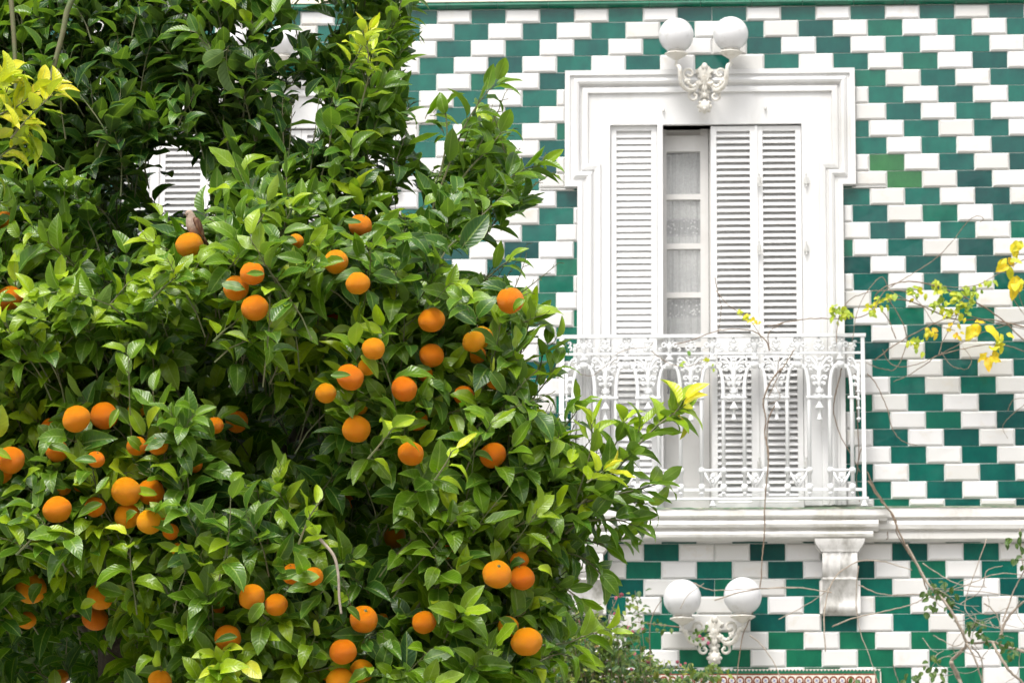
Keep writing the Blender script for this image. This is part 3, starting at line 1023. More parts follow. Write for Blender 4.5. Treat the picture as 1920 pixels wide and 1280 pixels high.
link('palmette_panel', px_mesh(half_fan(-1), 'half_palmette'), rail_t, (xr(1610), RY, z684))
link('palmette_panel', px_mesh(half_fan(1), 'half_palmette'), rail_t, (xr(1062), RY, z684))

# ------------------------------------------------------------------ wall lamps
def wall_lamp(gl, gr, r_px, plate, fin, label, yo=0.0):
    """gl, gr: pixel centres of the globes; plate: (x, ytop, ybottom); fin: (x, y)"""
    LY = -.17
    t = empty('wall_lamp', at(plate[0], (plate[1] + plate[2]) / 2, 0), label, 'lamp', 'twin globe wall lamps')
    s_m = (at(100, 0, LY) - at(0, 0, LY)).x / 100
    R = r_px * s_m
    c1 = [at(gl[0], gl[1], LY), at(gr[0], gr[1], LY)]
    for c in c1:
        mb = MB(); mb.ball((0, 0, 0), R, 32, 24); o = mb.build('globe', M['globe'], t, True, loc=c)
        mb = MB(); n = 8
        mb.lathe(c + Vector((0, 0, -R * .93)), [(R * .42, .012), (R * .5, .004), (R * .52, -.002), (R * .40, -.006), (R * .64, -.010), (R * .68, -.017), (R * .46, -.030), (R * .22, -.046), (.0075, -.052), (.0075, -.07), (.012, -.074), (.012, -.082), (.003, -.086)], n)
        mb.build('globe_dish', M['lamp_iron'], t, 'auto')
    P = lambda x, y, Y: at(x, y, Y - yo)
    px, y0, y1 = plate
    # back plate: leafy cartouche with depth
    mb = MB(); n = 15
    vs, prof_w = [], [.05, .55, .85, 1, .95, .72, .62, .7, .8, .62, .45, .55, .6, .4, .08]
    rows = []
    for i in range(n):
        t_ = i / (n - 1); y = y0 + (y1 - y0) * t_; w_ = prof_w[i] * 16
        row = []
        for j in range(9):
            u = -1 + j / 4
            wv = w_ * (1 + .12 * math.cos(i * 2.3))
            row.append(P(px + u * wv, y + (3 * abs(u)), -.006 - .034 * (1 - u * u) * (.6 + .4 * math.sin(t_ * 3.1)) - .006 * math.cos(u * 9)))
        rows.append(row)
    vs = [p for r0 in rows for p in r0]
    fs = [(i * 9 + j, (i + 1) * 9 + j, (i + 1) * 9 + j + 1, i * 9 + j + 1) for i in range(n - 1) for j in range(8)]
    mb.add(vs, fs)
    for i in range(3, n - 1, 2):       # leaf lobes along the rim
        for s_ in (-1, 1):
            w_ = prof_w[i] * 13.5
            mb.ball(P(px + s_ * w_ * 1.05, y0 + (y1 - y0) * i / (n - 1) + 3, -.014), .010, 8, 6, (1, .8, 1.25))
    for (dx, f_, rr_) in ((0, .12, .018), (0, .45, .019), (-4, .5, .011), (4, .5, .011), (0, .72, .017), (0, .92, .014)):
        mb.ball(P(px + dx, y0 + (y1 - y0) * f_, -.030), rr_, 10, 8, (1, .7, 1.3))
    mb.build('back_plate', M['lamp_iron'], t, 'auto')
    mb = MB(); fx, fy = fin
    mb.ball(P(fx, fy, -.045), .034, 14, 10, (1, .8, 1))
    for k_ in range(8):
        an = math.pi * 2 * k_ / 8
        mb.ball(P(fx + 11 * math.cos(an), fy + 10 * math.sin(an), -.04), .012, 8, 6)
    mb.ball(P(fx, fy + 4, -.075), .010, 8, 6)
    mb.build('finial', M['lamp_iron'], t, 'auto')
    for c, s_ in ((c1[0], -1), (c1[1], 1)):
        mb = MB()
        gx_, gy_ = (gl if s_ < 0 else gr)
        base = c + Vector((0, 0, -R * .93 - .085))
        ym = (y0 + y1) / 2
        # main S arm
        pts = [base, P(gx_ - s_ * 6, gy_ + r_px + 28, -.16), P(gx_ - s_ * 9, ym + 4, -.14), P(gx_ - s_ * 18, ym + 16, -.11), P(px + s_ * 22, ym + 18, -.08), P(px + s_ * 12, ym + 8, -.05), P(px + s_ * 6, ym + 6, -.03)]
        sm = []
        for i in range(len(pts) - 1):      # catmull-rom
            p0, p1, p2, p3 = pts[max(i - 1, 0)], pts[i], pts[i + 1], pts[min(i + 2, len(pts) - 1)]
            for k_ in range(5):
                q = k_ / 5
                sm.append(.5 * ((2 * p1) + (p2 - p0) * q + (2 * p0 - 5 * p1 + 4 * p2 - p3) * q * q + (3 * p1 - p0 - 3 * p2 + p3) * q ** 3))
        sm.append(pts[-1])
        mb.tube(sm, [.009 + .005 * math.sin(i / len(sm) * math.pi) for i in range(len(sm))], 8)
        # upper scroll
        def spiral(cx_, cy_, r0, r1, a0, a1, Y, rad, n=16):
            pp = []
            for i in range(n):
                q = i / (n - 1); an = math.radians(a0 + (a1 - a0) * q); rr_ = r0 + (r1 - r0) * q
                pp.append(P(cx_ + s_ * rr_ * math.cos(an), cy_ + rr_ * math.sin(an), Y))
            mb.tube(pp, [rad * (1 - .35 * i / n) for i in range(n)], 8)
            mb.ball(pp[-1], rad * 1.1, 8, 6)
        spiral(px + s_ * 29, ym - 12, 13, 4, 100, -300, -.10, .0095)
        spiral(px + s_ * 20, ym + 30, 11, 3.5, -110, 250, -.07, .0095)
        for q in range(6):
            mb.ball(P(px + s_ * (14 + q * 4.2), ym + 6 + 6 * math.sin(q * .8), -.07 - q * .01), .0105, 8, 6, (1, .8, 1.2))
        mb.build('scroll_arm', M['lamp_iron'], t, 'auto')
    return t


wall_lamp((1268, 67), (1370, 64.5), 32.3, (1321, 117, 184), (1321, 200), 'white twin globe wall lamp mounted over the shuttered balcony door', .05)
wall_lamp((1279.5, 1121), (1392.5, 1117), 34, (1339.5, 1152, 1222), (1339.5, 1233), 'white twin globe wall lamp on the tiles below the balcony')
wall_lamp((434, 80), (531, 77), 30, (482, 127, 192), (482, 207), 'white globe wall lamp half hidden by the tree at upper left', .05)

# ------------------------------------------------------------------ ornamental tile panel below the lower lamp
pz = lambda py: at(1500, py, -.02).z
pxx = lambda px: at(px, 1265, -.02).x
panel = empty('majolica_panel', (pxx(1350), 0, pz(1275)), 'patterned tile panel with scalloped border low on the wall', 'tile panel')
x0, x1, z1 = pxx(1045), pxx(1652), pz(1253.5)
zlow = z1 - 1.6
mb = MB(); mb.box((x0, -.020, zlow), (x1, -.003, z1)); mb.build('border', M['ptile_green'], panel)
mb = MB(); mb.box((x0 + .026, -.024, zlow + .03), (x1 - .026, -.0201, z1 - .026)); mb.build('border_line', M['ptile_brown'], panel)
mb = MB(); mb.box((x0 + .034, -.027, zlow + .04), (x1 - .034, -.0241, z1 - .034)); mb.build('inner_field', M['ptile_cream'], panel)
mb = MB(); mb.slab([(-.010, 0), (.010, 0), (0, .012)], -.0235, -.0202); tooth = mb.mesh('tooth', M['ptile_cream'])
nt_ = int((x1 - x0) / .02)
for i in range(nt_):
    o = link('tooth', tooth, panel, (x0 + (i + .5) * (x1 - x0) / nt_, 0, z1 - .0002)); o.rotation_euler = (0, math.pi, 0)
mb = MB(); mb.box((x1 - .006, -.0236, zlow), (x1, -.0202, z1 - .014)); mb.build('border_line', M['ptile_cream'], panel)
mb = MB(); Rm = .0225
mb.slab([(Rm * math.cos(math.radians(d_)), Rm * math.sin(math.radians(d_))) for d_ in range(0, 360, 24)], -.031, -.0272)
mb.box((-Rm, -.0305, -.035), (Rm, -.0273, 0)); arch_me = mb.mesh('medallion', M['ptile_brown'])
mb = MB(); mb.slab([(.0155 * math.cos(math.radians(d_)), .0155 * math.sin(math.radians(d_)) - .004) for d_ in range(0, 360, 30)], -.034, -.0312); disc_me = mb.mesh('medallion_disc', M['ptile_cream'])
mb = MB()
for an in (30, 120):
    c_, s_ = math.cos(math.radians(an)), math.sin(math.radians(an))
    mb.slab([(c_ * a_ - s_ * b_, s_ * a_ + c_ * b_ - .004) for a_, b_ in ((-.010, -.0018), (.010, -.0018), (.010, .0018), (-.010, .0018))], -.0352 - an * 1e-5, -.0342)
cross_me = mb.mesh('medallion_mark', M['ptile_blue'])
nm_ = int((x1 - x0 - .09) / .0475)
for i in range(nm_):
    X_ = x1 - .075 - i * .0475
    mo = link('medallion', arch_me, panel, (X_, 0, z1 - .062))
    d_ = link('disc', disc_me, mo, (X_, 0, z1 - .062))
    d_.matrix_parent_inverse = parent_matrix(mo).inverted()
    d2 = link('mark', cross_me, mo, (X_, 0, z1 - .062)); d2.matrix_parent_inverse = parent_matrix(mo).inverted()

# ------------------------------------------------------------------ unseen building behind the camera, added so the lower glaze reflects less sky
opp = empty('unseen_opposite_building', (0, -48, 0), 'unseen ochre building behind the viewer, added for its reflection in the tiles', 'building')
mb = MB(); mb.box((-40, -60, 0), (40, -48, 15.6)); mb.build('wall', M['opposite'], opp)
mb = MB(); mb.box((-.6, -.05, -1.1), (.6, -.001, 1.1)); wme = mb.mesh('window', M['opp_dark'])
for i in range(-8, 9):
    for fl in range(4):
        o = link('window', wme, opp, (i * 4.2, -47.98, 2.6 + fl * 3.8)); o.rotation_euler = (0, 0, math.pi)

# ------------------------------------------------------------------ plants: leaf geometry in numpy
def leaf_template(fold, bend, wave, width, seed):
    """length 1 along +y, upper side +z; 40 triangles"""
    r = random.Random(seed)
    rows, us = 6, (-1, -.5, 0, .5, 1)
    ts = [0.0] + [.11, .28, .47, .66, .84] + [1.0]
    V, UV = [], []
    def pt(t, u):
        w = width * .5 * (math.sin(math.pi * min(1, t ** .82)) ** .85 if 0 < t < 1 else 0)
        y = math.sin(bend * t) / bend if abs(bend) > .02 else t
        z = -(1 - math.cos(bend * t)) / bend if abs(bend) > .02 else 0
        zz_ = fold * w * abs(u) ** 1.2 + wave * w * math.sin(t * 11 + (2.1 if u > 0 else 0) + seed) * abs(u)
        return (u * w, y - zz_ * math.sin(bend * t) * 0, z + zz_)
    V.append(pt(0, 0)); UV.append((0, 0))
    for t in ts[1:-1]:
        for u in us: V.append(pt(t, u)); UV.append((u, t))
    V.append(pt(1, 0)); UV.append((0, 1))
    F = []
    k = len(us)
    for j in range(k - 1): F.append((0, 1 + j + 1, 1 + j))
    for i in range(len(ts) - 3):
        for j in range(k - 1):
            a_ = 1 + i * k + j; F.append((a_, a_ + 1, a_ + k + 1)); F.append((a_, a_ + k + 1, a_ + k))
    l = len(V) - 1; b_ = 1 + (len(ts) - 3) * k
    for j in range(k - 1): F.append((b_ + j, b_ + j + 1, l))
    return np.array(V), np.array(F), np.array(UV)


TEMPL = [leaf_template(*a_) for a_ in ((.45, .7, .10, .46, 1), (.30, 1.1, .18, .50, 2), (.6, .45, .08, .42, 3), (.22, 1.4, .15, .48, 4), (.5, -.35, .12, .44, 5), (.8, .9, .10, .45, 6), (.15, .25, .22, .52, 7), (.4, 1.8, .2, .45, 8))]
VT = [leaf_template(*a_) for a_ in ((.2, .5, .35, .52, 11), (.35, 1.0, .3, .48, 12), (.1, .2, .4, .66, 13))]     # broad vine leaves
ST = [leaf_template(*a_) for a_ in ((.2, .5, .15, .6, 21), (.35, .8, .15, .55, 22))]
TQ = 14


class Leaves:
    def __init__(s, templ):
        s.T = templ; s.p, s.a, s.n, s.L, s.k, s.q, s.lock = [], [], [], [], [], [], []

    def add(s, p, a_, n_, L, tint, lock=False):
        a_ = Vector(a_).normalized(); n_ = Vector(n_)
        n_ = n_ - a_ * n_.dot(a_)
        if n_.length < 1e-4: n_ = a_.orthogonal()
        n_.normalize()
        s.p.append(tuple(p)); s.a.append(tuple(a_)); s.n.append(tuple(n_)); s.L.append(L)
        s.k.append(random.randrange(len(s.T))); s.q.append(min(TQ, max(0, round(tint * TQ)))); s.lock.append(lock)

    def arrays(s):
        P, A, Nn, L = (np.array(x, float) for x in (s.p, s.a, s.n, s.L))
        X = np.cross(A, Nn)
        R = np.stack([X, A, Nn], axis=2) * L[:, None, None]     # columns
        return P, R, np.array(s.k), np.array(s.q)

    def samples(s, P, R):
        loc = np.array([(0, .05, 0), (0, .3, 0), (.18, .4, .02), (-.18, .4, .02), (0, .55, -.08), (.15, .68, -.1), (-.15, .68, -.1), (0, .8, -.15), (0, .97, -.25)])
        return P[:, None, :] + np.einsum('nij,kj->nki', R, loc)

    def big_mesh(s, name, mat, sel, P, R, K, Q):
        VV, FF, TT, UU = [], [], [], []
        off = 0
        for k in range(len(s.T)):
            ids = np.nonzero(sel & (K == k))[0]
            if not len(ids): continue
            V, F, UV = s.T[k]
            W_ = P[ids][:, None, :] + np.einsum('nij,kj->nki', R[ids], V)
            nv = len(V)
            VV.append(W_.reshape(-1, 3))
            f = F[None] + (np.arange(len(ids)) * nv)[:, None, None] + off
            FF.append(f.reshape(-1, 3)); off += nv * len(ids)
            TT.append(np.repeat(Q[ids] / TQ, nv)); UU.append(np.tile(UV[F].reshape(-1, 2), (len(ids), 1)))
        return fast_mesh(name, mat, np.concatenate(VV), np.concatenate(FF), np.concatenate(TT), np.concatenate(UU))


def fast_mesh(name, mat, V, F, T_, U):
    me = bpy.data.meshes.new(name)
    me.vertices.add(len(V)); me.vertices.foreach_set('co', V.ravel().astype(np.float32))
    me.loops.add(F.size); me.loops.foreach_set('vertex_index', F.ravel().astype(np.int32))
    me.polygons.add(len(F)); me.polygons.foreach_set('loop_start', np.arange(0, F.size, 3, dtype=np.int32))
    me.polygons.foreach_set('loop_total', np.full(len(F), 3, dtype=np.int32))
    me.update(calc_edges=True)
    me.polygons.foreach_set('use_smooth', np.ones(len(F), bool))
    a_ = me.attributes.new('tint', 'FLOAT', 'POINT'); a_.data.foreach_set('value', T_.astype(np.float32))
    uv = me.uv_layers.new(name='leafmap'); uv.data.foreach_set('uv', U.ravel().astype(np.float32))
    me.materials.append(mat)
    return me


def catmull(pts, sub=5):
    pts = [Vector(p) for p in pts]; out = []
    for i in range(len(pts) - 1):
        p0, p1, p2, p3 = pts[max(i - 1, 0)], pts[i], pts[i + 1], pts[min(i + 2, len(pts) - 1)]
        for k_ in range(sub):
            q = k_ / sub
            out.append(.5 * ((2 * p1) + (p2 - p0) * q + (2 * p0 - 5 * p1 + 4 * p2 - p3) * q * q + (3 * p1 - p0 - 3 * p2 + p3) * q ** 3))
    out.append(pts[-1]); return out


def single_leaves(lv, sel_ids, P, R, K, Q, mat, parent):
    """leaf objects sharing mesh data by shape and tint"""
    cache = {}
    for i in sel_ids:
        key = (K[i], Q[i])
        if key not in cache:
            V, F, UV = lv.T[K[i]]
            cache[key] = fast_mesh('leaf', mat, V, F, np.full(len(V), Q[i] / TQ), UV[F].reshape(-1, 2))
        o = bpy.data.objects.new('leaf', cache[key]); COL.objects.link(o); o.parent = parent
        m = Matrix.Identity(4)
        for r0 in range(3):
            for c0 in range(3): m[r0][c0] = R[i][r0][c0]
            m[r0][3] = P[i][r0]
        o.matrix_parent_inverse = parent_matrix(parent).inverted()
        o.matrix_basis = m


# ------------------------------------------------------------------ the orange tree
from mathutils import noise as mn
trunk_x = at(250, 1200, -10.75).x
tree = empty('orange_tree', (trunk_x, -10.75, 0), 'leafy orange tree full of ripe fruit in front of the tiled house', 'tree')

HOLES = [(535, 825, 95, .95), (700, 1010, 70, .8), (150, 1245, 120, .9), (230, 460, 85, .8), (250, 380, 60, .6), (400, 600, 45, .4), (390, 700, 70, .7), (470, 730, 60, .8), (580, 680, 50, .5), (170, 690, 40, .3), (740, 1130, 50, .5), (420, 880, 50, .5), (60, 480, 40, .4), (600, 620, 40, .25), (330, 1190, 40, .35), (830, 1200, 50, .45), (400, 960, 35, .4), (620, 960, 60, .5), (370, 650, 40, .4), (730, 900, 30, .3)]


def yf(px, py):
    q = 1 - ((px - 380) / 1050) ** 2 - ((py - 820) / 1150) ** 2
    y = -10.72 - .85 * math.sqrt(max(0, q))
    y += .17 * mn.noise(Vector((px / 130, py / 110, 3.3))) + .10 * mn.noise(Vector((px / 60, py / 55, 9.1)))
    if py < 470: y += .35 * min(1, (470 - py) / 120)
    for hx, hy, hr, hd in HOLES:
        d = math.hypot(px - hx, py - hy) / hr
        if d < 1.6: y += hd * math.exp(-d * d * 1.6)
    return y


# oranges: photo position, radius in photo pixels, how far it is covered, label
OR = [
 (8, 415, 20, 1, 'lone small orange cut by the left picture edge, level with the perched sparrow'),
 (18, 560, 27, 1, 'orange cut by the left edge, below the dark upper foliage'),
 (76, 583, 12, 2, 'tiny patch of orange peel just right of the fruit at the left edge'),
 (355, 460, 27, 1, 'orange on which the brown sparrow is perched'),
 (473, 513, 24, 0, 'upper orange of the three clustered right of and below the sparrow'),
 (443, 540, 25, 1, 'left orange of the trio below the sparrow, half behind a round leaf'),
 (478, 577, 26, 0, 'lowest and biggest orange of the trio below the sparrow'),
 (143, 785, 27, 0, 'left orange of the bright touching pair at left'),
 (195, 779, 27, 0, 'right orange of the bright touching pair at left'),
 (97, 803, 22, 1, 'orange tucked behind the left fruit of the bright touching pair'),
 (256, 768, 17, 2, 'orange sliver peeking out just right of the bright touching pair'),
 (180, 688, 14, 2, 'small reddish orange patch deep in leaves above the bright touching pair'),
 (257, 836, 20, 1, 'left orange of the two half hidden under leaves above the five fruit cluster'),
 (296, 834, 20, 1, 'right orange of the two half hidden under leaves above the five fruit cluster'),
 (403, 797, 17, 1, 'shaded orange with yellow spot left of the dark gap in the middle'),
 (444, 790, 22, 1, 'deep shaded reddish orange at the upper left of the dark gap in the middle'),
 (20, 862, 27, 0, 'large orange cut by the left edge at lower left'),
 (4, 888, 20, 1, 'orange below and behind the large fruit at the left edge'),
 (107, 845, 22, 1, 'orange behind crossing leaves under the bright touching pair'),
 (180, 861, 17, 1, 'small orange between leaves straight below the bright touching pair'),
 (237, 921, 29, 0, 'largest orange at the top left of the five fruit cluster at lower left'),
 (283, 922, 26, 1, 'orange right behind the largest fruit of the five fruit cluster'),
 (239, 967, 25, 1, 'orange half under a leaf at the bottom left of the five fruit cluster'),
 (280, 978, 25, 0, 'round orange hanging lowest in the middle of the five fruit cluster'),
 (308, 965, 18, 1, 'shaded orange at the right end of the five fruit cluster'),
 (107, 955, 28, 0, 'single orange hanging left of the five fruit cluster'),
 (178, 950, 20, 1, 'partly covered orange between the single fruit and the five fruit cluster'),
 (120, 915, 14, 2, 'small shaded orange patch just above the single fruit at lower left'),
 (150, 910, 13, 2, 'narrow shaded orange strip above and right of the single fruit at lower left'),
 (320, 996, 16, 1, 'orange mostly hidden under the right end of the five fruit cluster'),
 (335, 1030, 14, 2, 'dark reddish orange sliver below the five fruit cluster'),
 (365, 872, 15, 2, 'thin orange sliver under a long leaf right of the five fruit cluster'),
 (58, 1103, 30, 1, 'big orange crossed by a leaf near the left edge at the bottom'),
 (50, 1162, 18, 2, 'broken bits of orange seen between leaves below the big leaf crossed fruit'),
 (188, 1118, 25, 1, 'upper orange of the stacked pair at lower left, leaf in front'),
 (179, 1159, 25, 0, 'lower orange of the stacked pair at lower left'),
 (114, 1268, 15, 1, 'small orange in deep shade near the trunk at the bottom left'),
 (472, 1118, 25, 0, 'left orange of the two side by side near the bottom, left of centre'),
 (518, 1133, 22, 1, 'right orange of the two side by side near the bottom, left of centre'),
 (427, 1195, 25, 1, 'shaded orange hanging below the side by side pair'),
 (410, 1138, 12, 2, 'orange sliver at the left of the side by side pair'),
 (300, 1275, 22, 0, 'orange cut by the bottom edge, right of the trunk'),
 (548, 1076, 20, 1, 'orange behind hanging leaves by the bare curved twig, left one'),
 (588, 1080, 19, 1, 'orange behind hanging leaves by the bare curved twig, right one'),
 (676, 423, 23, 0, 'topmost free hanging orange on the tree, right of centre'),
 (630, 491, 24, 1, 'orange capped by leaves just below and left of the topmost one'),
 (555, 452, 15, 2, 'small orange bit between leaves left of the topmost fruit'),
 (671, 531, 23, 0, 'round orange below the topmost one, in front of light leaves'),
 (957, 563, 26, 0, 'orange furthest right on the upper crown, against the tiled wall'),
 (809, 600, 26, 0, 'bright oval orange among pale leaves left of the one by the wall'),
 (700, 654, 22, 0, 'deep orange fruit above the big pair at the centre of the tree'),
 (689, 687, 19, 1, 'orange wedged behind the big central fruit, at its upper right'),
 (656, 707, 27, 0, 'big central orange with a smaller one behind each shoulder'),
 (611, 737, 20, 0, 'orange at the lower left of the big central one'),
 (758, 729, 25, 0, 'orange hanging alone right of the big central one'),
 (809, 666, 24, 0, 'orange directly below the bright oval one'),
 (796, 700, 16, 1, 'half hidden orange under the one below the bright oval fruit'),
 (888, 640, 22, 0, 'front orange of the dark cluster left of the long upright shoot'),
 (904, 632, 21, 1, 'orange peeping out behind the front one by the long upright shoot'),
 (893, 665, 19, 1, 'dark shaded orange at the bottom of the cluster by the long upright shoot'),
 (676, 763, 14, 2, 'reddish orange sliver below the big central fruit'),
 (782, 788, 20, 1, 'shaded orange under leaves straight below the lone hanging one'),
 (928, 714, 17, 1, 'orange patch behind leaves beside the long upright shoot'),
 (870, 741, 20, 1, 'yellowish orange behind thin leaves left of the long upright shoot'),
 (840, 796, 14, 2, 'little orange patch in shade above the bright orange low right'),
 (622, 590, 14, 2, 'dim orange seen through leaves left of centre top'),
 (668, 804, 27, 0, 'orange next to the clump of pale yellow green leaves'),
 (770, 850, 25, 0, 'orange above the yellow leaf pair, low centre'),
 (924, 853, 26, 0, 'orange with an upright spotted leaf over its right side'),
 (793, 898, 14, 2, 'dark orange sliver below the fruit over the yellow leaf pair'),
 (647, 941, 17, 1, 'orange half behind a cream coloured leaf'),
 (740, 1006, 22, 0, 'lone shaded orange in the dark hollow right of centre'),
 (838, 1034, 14, 2, 'narrow orange strip between leaves right of the dark hollow'),
 (932, 1076, 28, 0, 'left orange of the close trio at lower right of the tree'),
 (979, 1083, 24, 0, 'right orange of the close trio at lower right of the tree'),
 (974, 1050, 18, 1, 'orange on top behind the close trio at lower right of the tree'),
 (682, 1160, 27, 0, 'orange standing clear above the bottom trio'),
 (716, 1160, 12, 2, 'scrap of orange right of the one above the bottom trio'),
 (795, 1166, 23, 0, 'shaded round orange right of the one above the bottom trio'),
 (987, 1202, 29, 0, 'big orange lowest on the right side of the tree'),
 (953, 1174, 20, 1, 'orange behind a leaf at the upper left of the lowest right one'),
 (643, 1221, 26, 0, 'top orange of the bottom trio'),
 (678, 1257, 23, 1, 'right orange of the bottom trio'),
 (637, 1275, 26, 0, 'bottom orange of the trio, cut by the picture edge'),
 (612, 1264, 12, 2, 'small orange patch left of the bottom trio'),
]
OC = []
for px, py, r, occ, lab in OR:
    Y = yf(px, py)
    hidden = 0
    for hx, hy, hr, hd in HOLES:
        if math.hypot(px - hx, py - hy) < hr * .8: hidden = 1
    Y += {0: -.075, 1: -.02, 2: .04}[occ] * (.3 if hidden else 1)
    OC.append(Y)
# pull touching oranges to neighbouring depths without overlap
for it in range(60):
    for i in range(len(OR)):
        for j in range(i):
            d = math.hypot(OR[i][0] - OR[j][0], OR[i][1] - OR[j][1])
            need = (OR[i][2] + OR[j][2]) * .97
            if d < need:
                gap = math.sqrt(need * need - d * d) * 9.9 / FPX
                if abs(OC[i] - OC[j]) < gap:
                    s_ = 1 if (OR[i][3], OC[i]) > (OR[j][3], OC[j]) else -1
                    mid = (gap - abs(OC[i] - OC[j]) if (OC[i] > OC[j]) == (s_ > 0) else gap + abs(OC[i] - OC[j])) * .25
                    OC[i] += s_ * mid; OC[j] -= s_ * mid
ocent = np.array([at(o_[0], o_[1], y) for o_, y in zip(OR, OC)])
orad = np.array([o_[2] * (y - CAM[1]) / FPX * 1.01 for o_, y in zip(OR, OC)])


def orange_mesh(seed):
    r = random.Random(seed); mb = MB(); mb.ball((0, 0, 0), 1, 28, 18)
    fl = r.uniform(.88, .97); off = Vector((r.random() * 50, 0, 0))
    V = []
    for v in mb.v:
        p = Vector(v)
        k_ = 1 + .06 * mn.noise(p * 1.3 + off) + .022 * mn.noise(p * 3.5 + off) + .008 * mn.noise(p * 9 + off)
        top = max(0, p.z - .93) / .07; k_ -= .05 * top
        k_ += .015 * math.cos(math.atan2(p.y, p.x) * 9) * max(0, p.z - .6)
        V.append((p.x * k_, p.y * k_, p.z * k_ * fl))
    mb.v = V; n0 = len(mb.f)
    mb.lathe((0, 0, fl * .93), [(.16, -.03), (.15, .01), (.05, .03), (.035, .12), (.001, .13)], 5, mat=1)
    return mb.mesh('orange', [M['orange'], M['twig']], True)


ometas = [orange_mesh(i) for i in range(8)]
for i, (px, py, r, occ, lab) in enumerate(OR):
    o = bpy.data.objects.new('orange', ometas[i % 8]); COL.objects.link(o)
    o.location = ocent[i]; R_ = orad[i]; o.scale = (R_, R_, R_)
    o.rotation_euler = (random.gauss(0, .35), random.gauss(0, .35), random.uniform(0, 6.28))
    tag(o, lab, 'orange', 'ripe oranges on the tree')

# ---- where leaves grow
SIL = [(-900, -500), (800, -500), (790, 40), (772, 90), (772, 115), (750, 130), (758, 160), (785, 180), (768, 205), (748, 250), (770, 272), (815, 250), (835, 300), (870, 250), (900, 190), (925, 200), (950, 265), (968, 300), (985, 330),
       (975, 380), (965, 400), (915, 415), (905, 445), (880, 480), (862, 508), (925, 510), (955, 530), (985, 545), (985, 585), (975, 620), (978, 680), (995, 740), (1035, 790), (1075, 835), (1120, 860), (1150, 890), (1140, 930),
       (1110, 965), (1100, 1000), (1085, 1040), (1070, 1080), (1060, 1120), (1075, 1160), (1075, 1205), (1045, 1240), (1035, 1290), (1000, 1420), (700, 1480), (250, 1430), (100, 1400), (-100, 1380), (-900, 1200)]
GAPS = [[(288, 300), (316, 258), (330, 275), (350, 305), (385, 302), (392, 350), (386, 390), (335, 396), (296, 392), (286, 350)],
        [(560, 165), (595, 170), (593, 240), (572, 270), (552, 230)], [(745, 350), (795, 365), (786, 400), (752, 390)], [(830, 475), (905, 452), (925, 470), (880, 508), (840, 500)],
        [(555, -10), (620, 0), (640, 35), (600, 70), (560, 50)], [(502, 50), (552, 48), (555, 102), (510, 110)],
        [(85, 58), (105, 58), (105, 74), (88, 76)], [(182, 38), (196, 42), (192, 56), (180, 56)], [(440, 45), (462, 50), (464, 85), (444, 84)], [(775, 250), (815, 235), (835, 290), (800, 320)],
        [(500, 170), (524, 172), (520, 190), (500, 190)], [(715, 300), (738, 292), (735, 320), (718, 322)]]
BIRD = [(338, 388), (368, 384), (392, 440), (384, 446), (338, 440)]
SHOOTA = {}

LV = Leaves(TEMPL)
class TwigBin:
    def __init__(s): s.items = []
    def tube(s, pts, r, n=4, cap=False): s.items.append(([tuple(p) for p in pts], r, n))


twigs = TwigBin()


def sprig(base, d, length, n, size, tint, tip, lock=False, spread=1.0, droop=.15, stem=.0022, back=.12, up=.45, cam_=.0):
    d = Vector(d).normalized()
    base = Vector(base)
    side = d.orthogonal().normalized()
    ph0 = random.uniform(0, 6.28)
    curve = Vector((random.gauss(0, .12), random.gauss(0, .12), random.gauss(.05, .1)))
    pt = lambda t_: base + d * (length * t_) + curve * (length * t_ * t_)
    pts = [base - d * back - Vector((0, 0, back * .4))] + [pt(i / 4) for i in range(5)]
    twigs.tube(pts, [stem * 1.3] + [stem * (1.1 - .6 * i / 4) for i in range(5)], 4, cap=False)
    for i in range(n):
        t_ = .12 + .88 * (i / max(1, n - 1)) ** .85
        ph = ph0 + i * 2.4 + random.gauss(0, .25)
        o = d.cross(side)
        rad = side * math.cos(ph) + o * math.sin(ph)
        open_ = (1.15 - .62 * t_) * spread * random.uniform(.85, 1.15)
        ax = d * math.cos(open_) + rad * math.sin(open_)
        ax.z -= droop * random.uniform(.4, 1.6)
        nn = d * 1.0 + Vector((0, -cam_, up)) - rad * .1 + Vector((random.gauss(0, .22), random.gauss(0, .22), random.gauss(0, .22)))
        sz = size * random.uniform(.78, 1.15) * (1.06 if t_ < .7 else .86)
        tt = tint + random.gauss(0, .075) + (tip - tint) * max(0, t_ - .45) / .55
        p0 = pt(t_)
        p1 = p0 + ax.normalized() * (.010 + .004 * random.random())
        LV.add(p1, ax, nn, sz, tt, lock)
        twigs.tube([p0, p1 + ax.normalized() * .004], .0011, 3, cap=False)


def zone_density(px, py):
    """(optical weight, layers) by area of the crown"""
    if py < 430:
        if px < 330: return 'upper_left'
        if px > 760: return 'right_top'
        return 'upper_mid'
    return 'body'


def holef(px, py):
    return max([hd * math.exp(-(math.hypot(px - hx, py - hy) / hr) ** 2) for hx, hy, hr, hd in HOLES])


